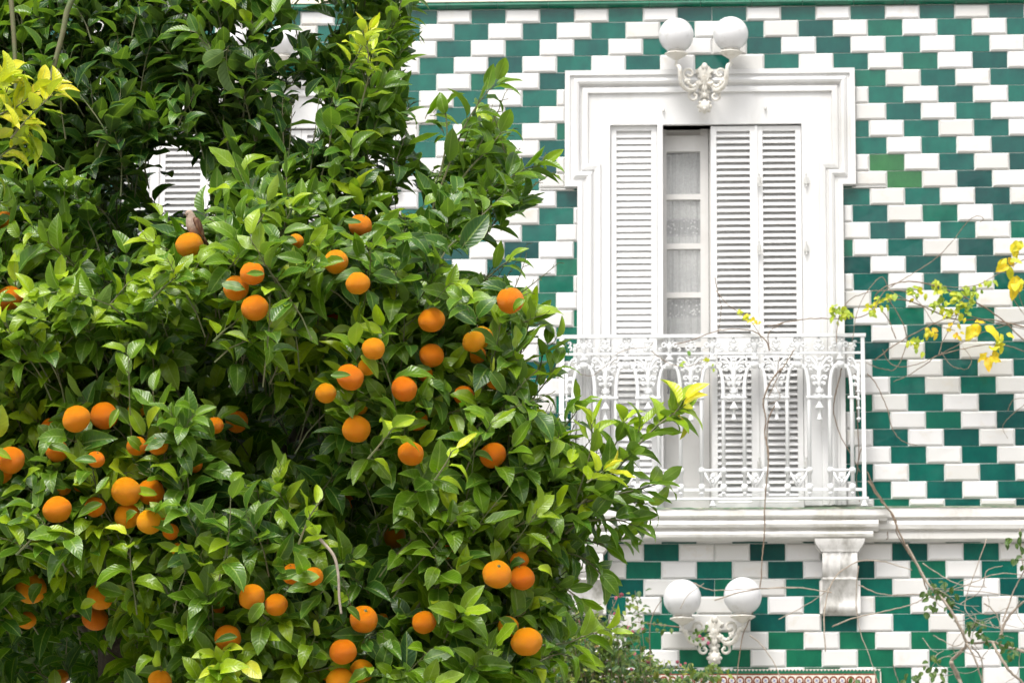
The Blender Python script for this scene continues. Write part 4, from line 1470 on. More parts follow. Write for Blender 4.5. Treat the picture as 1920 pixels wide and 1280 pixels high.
def grow(x0, y0, x1, y1, step, y_off, size, tintf, tipf, ntot=None, prob=1.0, nl=(7, 11), ln=(.10, .20), outfn=None):
    yy = y0
    while yy < y1:
        xx_ = x0
        while xx_ < x1:
            px = xx_ + random.uniform(-.55, .55) * step; py = yy + random.uniform(-.55, .55) * step
            xx_ += step
            p_ = prob(px, py) if callable(prob) else prob
            if y_off[1] < .4: p_ *= 1 - 1.25 * holef(px, py)
            if random.random() > p_: continue
            if not inpoly([px], [py], SIL)[0]: continue
            if any(inpoly([px], [py], g_)[0] for g_ in GAPS[:5]): continue
            Y = yf(px, py) + random.uniform(*y_off)
            b_ = at(px, py, Y)
            d = Vector(((px - 420) / 900 + random.gauss(0, .38), -.60 + random.gauss(0, .25) + (.35 if py < 430 else 0), .62 + random.gauss(0, .38) + (.4 if py < 450 else 0) - (.25 if py > 1050 else 0)))
            if outfn: d = outfn(d, px, py)
            sprig(b_ - d.normalized() * .09, d, random.uniform(*ln), random.randint(*nl), size * random.uniform(.85, 1.15), tintf(px, py), tipf(px, py), droop=.08 if py < 450 else .16, back=.03 if py < 450 else .05, cam_=.55)
        yy += step


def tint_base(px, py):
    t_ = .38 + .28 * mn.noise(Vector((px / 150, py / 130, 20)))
    if py < 460: t_ -= .25 * min(1, (460 - py) / 120) * (1.0 if px < 640 else .35)  # upper crown tinted darker, mostly left: shade put into the colour along with older leaves
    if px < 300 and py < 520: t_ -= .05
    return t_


def tip_base(px, py):
    return tint_base(px, py) + .15 + .18 * max(0, mn.noise(Vector((px / 90, py / 80, 40))) * 2)


# front shell, second shell, deep dark filling
under = lambda px, py: px < 240 and py > 1185 - .12 * px
body = lambda px, py: 0 if under(px, py) else 1.0 if py > 425 else (1.0 if px < 560 else .95)
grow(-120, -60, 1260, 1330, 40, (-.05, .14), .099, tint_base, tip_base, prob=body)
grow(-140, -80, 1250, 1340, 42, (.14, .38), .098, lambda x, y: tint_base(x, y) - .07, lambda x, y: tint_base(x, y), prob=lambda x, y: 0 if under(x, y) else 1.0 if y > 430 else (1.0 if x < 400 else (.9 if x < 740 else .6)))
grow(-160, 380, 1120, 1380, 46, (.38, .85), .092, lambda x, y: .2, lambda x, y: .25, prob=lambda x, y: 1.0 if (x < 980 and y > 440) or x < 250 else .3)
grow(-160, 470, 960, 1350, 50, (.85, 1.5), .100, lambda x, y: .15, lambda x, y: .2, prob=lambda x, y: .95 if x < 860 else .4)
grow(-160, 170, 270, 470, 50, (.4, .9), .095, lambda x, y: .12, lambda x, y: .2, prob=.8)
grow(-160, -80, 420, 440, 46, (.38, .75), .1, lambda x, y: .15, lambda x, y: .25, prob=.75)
# the far side and the parts outside the picture, coarser
grow(-800, -450, 780, -60, 75, (.0, 1.0), .10, lambda x, y: .3, lambda x, y: .45, prob=.8)
grow(-850, -60, -140, 1150, 75, (.0, 1.2), .10, lambda x, y: .35, lambda x, y: .5, prob=.9)
grow(100, 1330, 1000, 1480, 60, (.0, .9), .10, lambda x, y: .35, lambda x, y: .45, prob=.9)
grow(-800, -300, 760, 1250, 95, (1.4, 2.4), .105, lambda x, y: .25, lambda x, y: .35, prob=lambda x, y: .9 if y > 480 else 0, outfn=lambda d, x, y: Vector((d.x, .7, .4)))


# long leafy shoots that make the outline
def shoot(pts, Y, n, size, tint, tip, r0=.004, lock=True, up=.45, start=.05, spread=.95):
    P = catmull([at(x, y, Y + (w_[0] if w_ else 0)) for x, y, *w_ in pts], 6)
    twigs.tube(P, [r0 * (1 - .65 * i / len(P)) for i in range(len(P))], 5)
    m_ = len(P) - 1
    for i in range(n):
        t_ = start + (1 - start) * i / max(1, n - 1)
        k = min(m_ - 1, int(t_ * m_)); f = t_ * m_ - k
        p0 = P[k].lerp(P[k + 1], f); d = (P[k + 1] - P[k]).normalized()
        side = d.orthogonal().normalized(); o = d.cross(side)
        ph = i * 2.4 + random.gauss(0, .2); rad = side * math.cos(ph) + o * math.sin(ph)
        rad.y *= .8
        op = (1.15 - .65 * t_) * spread * random.uniform(.85, 1.15)
        ax = d * math.cos(op) + rad * math.sin(op); ax.z -= .10
        nn = d * .9 + Vector((0, -.5, up)) + Vector((random.gauss(0, .25), random.gauss(0, .25), random.gauss(0, .2)))
        tt = tint + random.gauss(0, .06) + (tip - tint) * max(0, t_ - .5) / .5
        p1 = p0 + ax.normalized() * .012
        LV.add(p1, ax, nn, size * 1.14 * random.uniform(.8, 1.15) * (1.05 - .2 * t_), tt, lock)
        twigs.tube([p0, p1 + ax.normalized() * .004], .0012, 3, cap=False)


SH = [
 ([(620, 480), (640, 330), (660, 230), (690, 160), (720, 90), (745, 30), (760, -30)], -11.0, 34, .085, .40, .50),
 ([(655, 330), (672, 220), (690, 150), (700, 100)], -11.15, 12, .072, .62, .88),
 ([(700, 420), (735, 300), (745, 230), (738, 160), (752, 100)], -11.0, 22, .085, .40, .48),
 ([(560, 430), (600, 300), (612, 220), (600, 150), (575, 95)], -10.95, 18, .080, .35, .45),
 ([(720, 330), (765, 265), (790, 230), (812, 212)], -11.05, 9, .085, .42, .50),
 ([(800, 420), (838, 320), (870, 240), (900, 190), (928, 158)], -11.1, 18, .085, .42, .5),
 ([(825, 330), (838, 260), (835, 205)], -11.1, 6, .075, .42, .5),
 ([(850, 440), (900, 370), (945, 340), (985, 318), (1010, 312)], -11.1, 17, .085, .38, .5),
 ([(860, 470), (910, 430), (950, 395), (975, 375)], -11.05, 13, .082, .3, .4),
 ([(830, 400), (870, 330), (910, 285), (940, 250)], -11.1, 14, .085, .35, .45),
 ([(820, 470), (850, 400), (870, 340), (890, 300)], -11.0, 14, .085, .3, .4),
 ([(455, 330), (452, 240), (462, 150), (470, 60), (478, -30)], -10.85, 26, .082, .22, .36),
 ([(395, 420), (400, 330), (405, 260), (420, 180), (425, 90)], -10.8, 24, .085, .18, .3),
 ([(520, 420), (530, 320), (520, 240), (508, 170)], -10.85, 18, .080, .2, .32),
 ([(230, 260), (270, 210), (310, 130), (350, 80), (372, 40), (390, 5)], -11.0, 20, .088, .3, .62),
 ([(885, 540), (915, 520), (940, 498), (955, 488)], -11.2, 8, .070, .45, .5),
 ([(948, 900), (957, 800), (968, 700), (985, 630), (1000, 590)], -11.35, 26, .086, .50, .62, .0045),
 ([(950, 820), (990, 760), (1020, 720), (1040, 690)], -11.3, 12, .082, .45, .55),
 ([(860, 1130), (960, 1065), (1040, 990), (1100, 935), (1150, 885), (1200, 830), (1240, 790), (1268, 762)], -11.4, 34, .088, .40, .58, .0060),
 ([(1235, 795), (1258, 778), (1278, 764)], -11.45, 7, .082, .58, 1.0, .003),
 ([(1262, 778), (1272, 765), (1280, 752)], -11.47, 3, .085, .95, 1.0, .002),
 ([(1070, 965), (1095, 890), (1108, 840), (1110, 795)], -11.4, 14, .080, .50, .62),
 ([(1110, 925), (1135, 870), (1160, 820), (1170, 790)], -11.35, 14, .078, .55, .66),
 ([(1020, 1000), (1040, 900), (1040, 850), (1030, 800)], -11.35, 15, .082, .48, .58),
 ([(1100, 940), (1160, 925), (1205, 915), (1235, 905)], -11.4, 12, .080, .42, .52),
 ([(1050, 985), (1110, 975), (1160, 975), (1190, 985)], -11.4, 12, .085, .38, .48),
 ([(1000, 1030), (1060, 1035), (1100, 1050), (1125, 1075)], -11.35, 12, .085, .35, .45),
 ([(960, 1140), (1010, 1110), (1050, 1100), (1085, 1120)], -11.35, 12, .085, .38, .5),
 ([(1000, 1210), (1060, 1205), (1100, 1190), (1135, 1180)], -11.4, 13, .078, .52, .68),
 ([(960, 1270), (1010, 1240), (1050, 1225), (1080, 1235)], -11.4, 10, .08, .45, .6),
 # bright and yellow new growth
 ([(-40, 230), (0, 215), (40, 195), (75, 165)], -11.5, 18, .086, .90, .96, .0035),
 ([(-30, 270), (15, 250), (40, 240), (55, 250)], -11.5, 10, .085, .82, .90, .0035),
 ([(-10, 210), (5, 190), (15, 165)], -11.45, 6, .080, .85, .95, .003),
 ([(655, 130), (675, 95), (692, 62)], -11.25, 13, .064, .82, .93, .0025),
 ([(690, 120), (690, 95), (680, 60)], -11.27, 9, .060, .84, .92, .0025),
 ([(-40, 190), (-10, 170), (15, 145)], -11.5, 12, .090, .90, .95, .003), ([(20, 260), (50, 225), (85, 190), (100, 175)], -11.55, 11, .076, .86, .94, .003), ([(-30, 330), (5, 290), (30, 275)], -11.5, 9, .085, .84, .92, .003),
 ([(1080, 960), (1130, 900), (1180, 850), (1200, 800)], -11.38, 14, .082, .48, .62, .0035),
 ([(1060, 1000), (1120, 950), (1170, 940), (1215, 945)], -11.36, 13, .085, .42, .5, .0035),
 ([(1040, 1010), (1090, 1010), (1130, 1020), (1165, 1010)], -11.33, 12, .085, .36, .5, .0035),
 ([(990, 760), (1010, 700), (1020, 660), (1040, 640)], -11.3, 9, .08, .45, .55, .003),
 ([(940, 700), (965, 640), (985, 610), (1000, 600)], -11.3, 9, .08, .42, .52, .003),
 ([(1010, 860), (1050, 810), (1075, 780), (1085, 760)], -11.33, 11, .08, .45, .58, .003),
 ([(1100, 905), (1120, 890), (1135, 880)], -11.5, 9, .07, .74, .9, .003), ([(930, 740), (920, 720), (925, 700)], -11.5, 6, .055, .85, .95, .002),
 ([(285, 560), (305, 540), (330, 520)], -11.62, 9, .074, .66, .72),
 ([(400, 640), (420, 620), (440, 605)], -11.62, 7, .074, .58, .66),
 ([(690, 860), (715, 830), (735, 805)], -11.70, 9, .080, .66, .74),
 ([(815, 900), (835, 870), (848, 845)], -11.65, 6, .070, .72, .90),
 ([(505, 720), (515, 700), (522, 680)], -11.5, 6, .062, .66, .72),
 ([(30, 1040), (60, 1010), (85, 985)], -11.65, 8, .078, .62, .72),
 ([(460, 440), (490, 410), (500, 380)], -11.5, 9, .078, .62, .70),
 ([(530, 450), (535, 420), (545, 395)], -11.45, 8, .078, .60, .68),
 ([(560, 1020), (580, 970), (600, 940)], -11.65, 9, .082, .6, .7),
 ([(380, 5), (410, 0), (440, 15)], -11.1, 6, .095, .60, .66),
]
for s_ in SH:
    shoot(*s_[:6], r0=(s_[6] if len(s_) > 6 else .0035))
LOCK_N = len(LV.p)
# leaves that lie across the partly covered fruit
for i, (px, py, r, occ, lab) in enumerate(OR):
    n_ = 0 if occ == 0 and i % 4 else 1
    if i == 3: continue
    a0_ = random.uniform(-.3, 1.2) + (math.pi if random.random() < .5 else 0)
    for q in range(n_):
        an = a0_ + q * random.uniform(1.2, 2.2)
        off = orad[i] * (1.25 if occ == 0 else .95)
        p = Vector(ocent[i]) + Vector((math.cos(an) * off * 1.0, -orad[i] * 1.02 - .012, -math.sin(an) * off * .8 + .005))
        dx = Vector((-math.cos(an) + random.gauss(0, .5), -.15, math.sin(an) * .6 - .35))
        LV.add(p, dx, Vector((random.gauss(0, .3), -1, .55)), random.uniform(.062, .085) * (.8 if occ == 0 else 1), random.uniform(.30, .62), 2)

# ---- prune: keep fruit, bird, gaps and outline clear
P, R, K, Q = LV.arrays()
S9 = LV.samples(P, R)
sx, sy = proj(S9)
forced = np.array([int(x) == 2 for x in LV.lock]); lock = np.array([bool(x) for x in LV.lock])
keep = np.ones(len(P), bool)
rnd = rng.random(len(P))
insil = inpoly(sx, sy, [(x, y) for x, y in SIL])
out_frac = (~insil).sum(1)
keep &= ~((out_frac >= 4) & ~lock)
for g_ in GAPS:
    hit = inpoly(sx, sy, g_).sum(1)
    keep &= ~((hit >= 1) & (rnd < .93))
hit = inpoly(sx, sy, BIRD).any(1) & (S9[..., 1].min(1) < yf(355, 455) + .1)
keep &= ~hit
for i, (px, py, r, occ, lab) in enumerate(OR):
    d2 = np.hypot(sx - px, sy - py)
    near = (S9[..., 1] < OC[i] + .02)
    inside = ((d2 < r * (.86 if occ == 0 else .7)) & near).sum(1)
    lim = {0: .93, 1: .52, 2: .40}[occ]
    keep &= ~((inside >= 1) & (rnd < lim))
    # nothing may pass through the peel
    d3 = np.linalg.norm(S9 - ocent[i], axis=2).min(1)
    keep &= ~(d3 < orad[i] * 1.0)
ts = np.array(to_sun); CM = S9.mean(1)
for i, (px, py, r, occ, lab) in enumerate(OR):
    if occ == 2 or py in (1006, 790, 788): continue
    for tv in (ts, np.array((.0, -.35, .94))):
        v_ = CM - ocent[i]; al = v_ @ tv
        lat = np.linalg.norm(v_ - al[:, None] * tv, axis=1)
        keep &= ~((al > .0) & (al < .40) & (lat < orad[i] * 1.25) & (rnd < (.75 if occ == 0 else .3)))
keep |= forced
# keep a few leaves lying over the edge of each fruit
P, R, K, Q, S9, sx, sy = P[keep], R[keep], K[keep], Q[keep], S9[keep], sx[keep], sy[keep]
LV.T = TEMPL

# ---- which leaves show largest: coarse depth buffer over dense samples
V0 = TEMPL[0][0]
uvs = [(u, v_) for v_ in np.linspace(.06, .96, 10) for u in (-.8, -.4, 0, .4, .8)]
loc = np.array([(u * .23 * math.sin(math.pi * v_), v_, -.25 * v_ * v_) for u, v_ in uvs])
SP = P[:, None, :] + np.einsum('nij,kj->nki', R, loc)
qx, qy = proj(SP)
dist = ((SP - CAM) @ ROT[1])
ok = (qx > 0) & (qx < 1920) & (qy > 0) & (qy < 1280)
cell = (qx // 5).astype(int) + 400 * (qy // 5).astype(int)
ids = np.repeat(np.arange(len(P)), len(loc))
okf = ok.ravel(); cf, df, idf = cell.ravel()[okf], dist.ravel()[okf], ids[okf]
order = np.lexsort((df, cf)); cf, idf = cf[order], idf[order]
first = np.r_[True, cf[1:] != cf[:-1]]
cnt = np.bincount(idf[first], minlength=len(P))
big = np.argsort(-cnt)[:296]
selbig = np.zeros(len(P), bool); selbig[big] = True
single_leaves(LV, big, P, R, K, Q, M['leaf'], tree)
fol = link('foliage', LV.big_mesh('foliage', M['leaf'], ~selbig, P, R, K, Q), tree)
tag(fol, kind='stuff')
print('leaves', len(P))

# trunk and limbs
g0 = Vector((trunk_x, -10.75, 0)); g1 = at(240, 1290, -10.75); g2 = at(262, 1180, -10.7)
mb = MB()
pts = catmull([g0 - Vector((0, 0, .1)), g0 + Vector((.02, .02, .5)), g0 + Vector((-.03, 0, 1.4)), g1, g2], 6)
mb.tube(pts, [.15 - .06 * min(1, i / 8) + .006 * math.sin(i * 1.7) for i in range(len(pts))], 14)
mb.build('trunk', M['bark'], tree, True)
fork = g2
for tgt, rad_ in (((-60, 900), .05), ((120, 520), .055), ((330, 420), .05), ((520, 600), .05), ((700, 520), .045), ((820, 800), .045), ((880, 1130), .045), ((420, 1000), .04), ((-250, 500), .05), ((90, 330), .04), ((-400, 900), .05)):
    px, py = tgt; Yt = -10.35 + random.uniform(-.25, .3) - (.3 if py > 1000 else 0)
    tp = at(px, py, Yt)
    st_ = fork + Vector((0, 0, random.uniform(-.25, .05)))
    md = st_.lerp(tp, .45) + Vector((random.uniform(-.1, .1), random.uniform(.05, .25), random.uniform(.0, .15)))
    c_ = catmull([st_, md, tp], 10)
    mb = MB(); mb.tube(c_, [rad_ * (1 - .72 * i / len(c_)) for i in range(len(c_))], 10)
    mb.build('branch', M['bark'], tree, True)
for pts, Y, r_ in (([(152, -30), (128, 15), (118, 60), (105, 110), (90, 170)], -11.2, .0095), ([(18, -30), (24, 40), (28, 110), (30, 200)], -11.1, .008), ([(600, 1010), (625, 1040), (634, 1075), (636, 1120), (640, 1150)], -11.68, .0045), ([(262, 210), (225, 215), (180, 245), (130, 290)], -10.95, .007)):
    mb = MB(); c_ = catmull([at(x, y, Y) for x, y in pts], 6); mb.tube(c_, [r_ * (1 - .3 * i / len(c_)) for i in range(len(c_))], 8)
    mb.build('branch', M['greytwig'] if 'x' == 'y' else M['twig'] if Y < -10.96 and r_ > .006 else M['greytwig'], tree, True)
tw = MB()
allp = np.array([p for it_ in twigs.items for p in it_[0]]); own = np.repeat(np.arange(len(twigs.items)), [len(it_[0]) for it_ in twigs.items])
ax_, ay_ = proj(allp)
bad = np.zeros(len(allp), bool)
for g_ in GAPS: bad |= inpoly(ax_, ay_, g_)
bad |= inpoly(ax_, ay_, BIRD)
bad |= (ax_ < 235) & (ay_ > 1190) & (allp[:, 1] < -10.9)
bad |= ~inpoly(ax_, ay_, SIL) & (ax_ < 700)
for i in range(len(OR)):
    bad |= (np.hypot(ax_ - OR[i][0], ay_ - OR[i][1]) < OR[i][2] * .97) & (allp[:, 1] < OC[i] + .01)
badi = set(own[bad].tolist())
for i, (p_, r_, n_) in enumerate(twigs.items):
    if i not in badi: tw.tube(p_, r_, n_, cap=False)
tag(tw.build('twigs', M['twig'], tree), kind='stuff')

# ------------------------------------------------------------------ the sparrow
BY = OC[3] + .0
bird = empty('sparrow', at(362, 438, BY), 'small brown sparrow perched on an orange at upper left', 'bird')
sp_ = [(345.5, 403.5, .6, .0), (348, 402, 2.2, .0), (351, 400, 5.2, .0), (355, 400.5, 7.6, 0), (357.5, 406, 9.2, .002), (359, 413, 12.0, .004), (361.5, 421, 14.0, .006), (365, 429, 13.6, .008), (370.5, 437, 10.2, .012), (377, 443, 5.4, .018), (381, 449, 3.4, .024)]
cpts = catmull([at(x, y, BY + d_) for x, y, r, d_ in sp_[2:]], 3)
rr0 = [r for x, y, r, d_ in sp_[2:]]
rad = []
for i in range(len(rr0) - 1):
    for k_ in range(3): rad.append(rr0[i] + (rr0[i + 1] - rr0[i]) * k_ / 3)
rad.append(rr0[-1]); rad = [r * 9.9 / FPX for r in rad]
rad[0] *= .55
mb = MB(); mb.tube(cpts, rad, 16)
mb.build('body', M['feather'], bird, True)
mb = MB(); hd = at(354.5, 400.5, BY); mb.ball(hd, 8.0 * 9.9 / FPX, 14, 10, (1, 1, .95)); mb.build('head', M['feather'], bird, True)
mb = MB(); mb.tube([at(349, 401, BY - .001), at(345.8, 402.5, BY - .002), at(343.2, 404, BY - .002)], [.0042, .0028, .0006], 8); mb.build('beak', M['beak'], bird, True)
mb = MB(); mb.ball(at(351.5, 399.5, BY - .0092), .0018, 8, 6); mb.build('eye', M['eye'], bird, True)
mb = MB()
wp = catmull([at(363, 408, BY - .010), at(369, 415, BY - .013), at(374, 425, BY - .012), at(379, 436, BY - .004), at(383, 446, BY + .006)], 4)
mb.tube(wp, [.003, .005, .007, .0085, .0092, .0095, .0095, .009, .0088, .008, .0075, .0065, .006, .005, .004, .003, .0015][:len(wp)], 10)
c0 = wp[len(wp) // 2]
mb.v = [tuple(c0 + Vector((v[0] - c0.x, (v[1] - c0.y) * .7, v[2] - c0.z))) for v in mb.v]
mb.build('wing', M['wing'], bird, True)
mb = MB(); mb.tube([at(377, 441, BY + .016), at(384, 452, BY + .028), at(391, 464, BY + .040)], [.006, .0065, .0055], 8); mb.build('tail', M['wing'], bird, True)
for dx in (-3, 5):
    mb = MB(); a_ = at(363 + dx, 430, BY + .002); b_ = at(360 + dx, 440, BY - .004)
    mb.tube([a_, b_], .0012, 6)
    for q in (-1, 0, 1): mb.tube([b_, b_ + Vector((q * .004 - .002, -.006, -.004))], .0008, 5)
    mb.build('leg', M['beak'], bird)

# ------------------------------------------------------------------ plants against the wall
def stemset(lines, Y0, mb, r=.0032, yw=.04):
    for ln_ in lines:
        pts = ln_[0] if isinstance(ln_, tuple) else ln_
        rr_ = ln_[1] if isinstance(ln_, tuple) else r
        Y1 = ln_[2] if isinstance(ln_, tuple) and len(ln_) > 2 else Y0
        ph = random.uniform(0, 6)
        P_ = catmull([at(x, y, Y1 + yw * math.sin(ph + i * .9)) for i, (x, y) in enumerate(pts)], 6)
        P_ = [p + Vector((random.gauss(0, .0012), 0, random.gauss(0, .0012))) for p in P_]
        mb.tube(P_, [1.2 * rr_ * (1 - .35 * i / len(P_)) * random.uniform(.9, 1.1) for i in range(len(P_))], 5)


def leaf_clump(L_, px, py, Y, n, size, tint, rad=12, hang=.6):
    for _ in range(n):
        x, y = px + random.gauss(0, rad), py + random.gauss(0, rad * .8)
        ax = Vector((random.gauss(0, .6), -.35 + random.gauss(0, .3), -hang + random.gauss(0, .5)))
        L_.add(at(x, y, Y + random.uniform(-.03, .03)), ax, Vector((random.gauss(0, .4), -1, .5 + random.gauss(0, .3))), size * random.uniform(.7, 1.2), tint + random.gauss(0, .07))


def finish_plant(L_, name_mat, parent, singles=60):
    P, R, K, Q = L_.arrays()
    if len(P) <= 280:
        single_leaves(L_, range(len(P)), P, R, K, Q, name_mat, parent)
    else:
        order = np.argsort(P[:, 1])[:singles]
        sel = np.zeros(len(P), bool); sel[order] = True
        single_leaves(L_, order, P, R, K, Q, name_mat, parent)
        tag(link('foliage', L_.big_mesh('foliage', name_mat, ~sel, P, R, K, Q), parent), kind='stuff')


vine = empty('yellow_leaved_vine', (at(1925, 900, -.25).x + .5, -.25, 0), 'tangled bare vine with yellow autumn leaves right of the balcony', 'vine')
mb = MB(); VY = -.22
stemset([
 ([(2050, 700), (1990, 640), (1925, 615), (1860, 600), (1790, 598), (1740, 578), (1700, 563), (1668, 561)], .0042),
 ([(1990, 660), (1925, 640), (1880, 600), (1835, 570), (1780, 545), (1730, 530), (1690, 529), (1655, 541), (1640, 560), (1652, 580), (1666, 600), (1680, 635)], .0038),
 ([(1440, 612), (1500, 599), (1540, 597), (1590, 597), (1620, 592), (1640, 575), (1660, 545), (1700, 520), (1740, 495), (1765, 475), (1790, 447), (1815, 415), (1832, 405), (1844, 410), (1838, 416)], .0026),
 ([(1568, 645), (1572, 600), (1590, 565), (1620, 550), (1650, 545), (1700, 548), (1730, 575), (1752, 606), (1790, 620)], .0024),
 ([(1640, 675), (1680, 645), (1740, 612), (1800, 590), (1860, 604), (1925, 618)], .0030),
 ([(1655, 655), (1662, 672), (1675, 684), (1700, 687), (1740, 675), (1780, 655), (1820, 635), (1850, 620), (1925, 600)], .0024),
 ([(2000, 680), (1925, 660), (1890, 648), (1850, 646), (1800, 655), (1755, 668), (1740, 680), (1700, 705), (1675, 715)], .0030),
 ([(1765, 660), (1782, 684), (1800, 691), (1815, 690), (1821, 672), (1805, 650)], .0020),
 ([(2000, 470), (1925, 485), (1895, 500), (1860, 520), (1830, 535), (1780, 538), (1740, 530)], .0024),
 ([(1893, 520), (1900, 560), (1925, 595)], .0026), ([(1908, 535), (1917, 570), (1935, 590)], .0024),
 ([(1665, 560), (1690, 600), (1700, 640), (1680, 690), (1650, 690), (1625, 680)], .0028),
 ([(1890, 770), (1900, 750), (1925, 745)], .0020), ([(1925, 755), (1895, 780), (1880, 800), (1890, 822)], .0018),
 ([(1760, 665), (1768, 640), (1790, 600), (1808, 560), (1830, 545)], .0024),
 ([(1700, 562), (1670, 545), (1650, 520), (1610, 575), (1598, 640)], .0024),
 ([(2100, 1500), (2080, 1100), (2070, 850), (2050, 700), (1990, 650)], .007)], VY, mb)
mb.tube([at(2100, 1500, VY), Vector((at(2100, 1500, VY).x, VY, -.05))], .009, 6)
tag(mb.build('stem', M['vine'], vine, True))
VL = Leaves(VT)
for px, py, n, s_, t_ in ((1885, 482, 2, .08, .72), (1893, 497, 2, .08, .78), (1908, 520, 2, .115, .82), (1912, 456, 2, .08, .75), (1846, 606, 3, .10, .86), (1880, 628, 2, .055, .7), (1862, 655, 3, .06, .78), (1854, 668, 3, .07, .84), (1878, 650, 2, .06, .66)):
    leaf_clump(VL, px, py, VY - .02, n + 1, s_ * 1.15, t_, 5)
for px, py, n, t_ in ((1715, 545, 5, .6), (1725, 550, 4, .68), (1762, 540, 6, .62), (1766, 535, 4, .6), (1772, 560, 5, .58), (1788, 555, 6, .6), (1800, 565, 6, .56), (1815, 570, 6, .55), (1775, 580, 6, .66), (1790, 590, 4, .72), (1745, 572, 4, .56), (1750, 620, 6, .8), (1712, 640, 4, .62), (1730, 630, 3, .6), (1632, 580, 5, .62), (1650, 570, 4, .66),
                      (1656, 558, 3, .55), (1557, 578, 4, .6), (1572, 584, 4, .58), (1588, 582, 4, .56), (1576, 596, 3, .62), (1855, 524, 3, .55), (1838, 545, 3, .6), (1810, 548, 4, .6), (1822, 556, 3, .62), (1790, 610, 3, .85), (1792, 625, 2, .88), (1671, 553, 3, .5), (1720, 645, 3, .55)):
    leaf_clump(VL, px, py, VY - .01, int(n * 1.6), .046, t_, 7)
finish_plant(VL, M['vleaf'], vine)

vine2 = empty('balcony_vine', (at(1424, 1100, -.2).x, -.2, 0), 'thin dry vine stem hanging over the balcony railing and slab', 'vine')
mb = MB()
stemset([
 ([(1465, 690), (1447, 712), (1434, 740), (1431, 760), (1436, 785), (1434, 815), (1441, 850), (1438, 890), (1434, 940), (1433, 1000), (1429, 1045), (1425, 1100), (1410, 1150), (1390, 1200), (1380, 1290)], .0042),
 ([(1452, 760), (1440, 790), (1438, 830), (1440, 862)], .0034),
 ([(1490, 655), (1468, 690), (1452, 720), (1440, 745)], .003),
 ([(1462, 668), (1455, 720), (1462, 745), (1440, 760)], .0018),
 ([(1443, 657), (1437, 640), (1425, 628), (1410, 620), (1385, 617), (1350, 619), (1330, 625), (1290, 640), (1265, 645)], .0034),
 ([(1443, 657), (1440, 635), (1445, 620), (1470, 605), (1500, 600)], .0028),
 ([(1340, 521), (1347, 550), (1352, 575), (1350, 600), (1347, 625)], .0022), ([(1343, 545), (1365, 572), (1395, 592), (1415, 612), (1430, 640)], .0024),
 ([(1222, 658), (1245, 676), (1262, 684), (1285, 687), (1310, 680), (1325, 668)], .0022),
 ([(1155, 665), (1175, 655), (1215, 650), (1225, 640)], .0018),
 ([(1085, 700), (1110, 704), (1130, 690), (1160, 670)], .0016),
 ([(1575, 650), (1578, 690), (1568, 730), (1563, 770), (1575, 815), (1595, 850), (1612, 885)], .0034, -.10),
 ([(1604, 700), (1606, 760), (1610, 840), (1606, 900), (1612, 940)], .003, -.09), ([(1618, 830), (1610, 860), (1606, 890)], .003, -.1),
 ([(1628, 900), (1650, 935), (1672, 965), (1692, 1010), (1722, 1065), (1738, 1105)], .0048, -.2),
 ([(1626, 884), (1640, 915), (1660, 945), (1680, 975), (1682, 1000), (1712, 1050)], .0035, -.19),
 ([(1625, 700), (1640, 715), (1655, 745), (1665, 770), (1672, 800), (1690, 825), (1720, 835)], .0028, -.12)], -.185, mb, yw=.008)
mb.tube([at(1380, 1290, -.185), Vector((at(1380, 1290, -.185).x, -.185, -.05))], .004, 6)
mb.build('stem', M['vine'], vine2, True)
VL = Leaves(ST)
for px, py, n, t_ in ((1395, 590, 4, .72), (1408, 596, 5, .8), (1420, 600, 4, .85), (1388, 586, 3, .66), (1325, 672, 3, .55), (1278, 682, 2, .5), (1290, 655, 1, .4), (1398, 596, 3, .7), (1335, 688, 2, .5)):
    leaf_clump(VL, px, py, -.21, n, .032, t_, 4)
for i in range(len(VL.q)): pass
P_, R_, K_, Q_ = VL.arrays(); single_leaves(VL, range(len(P_)), P_, R_, K_, Q_, M['vleaf'], vine2)

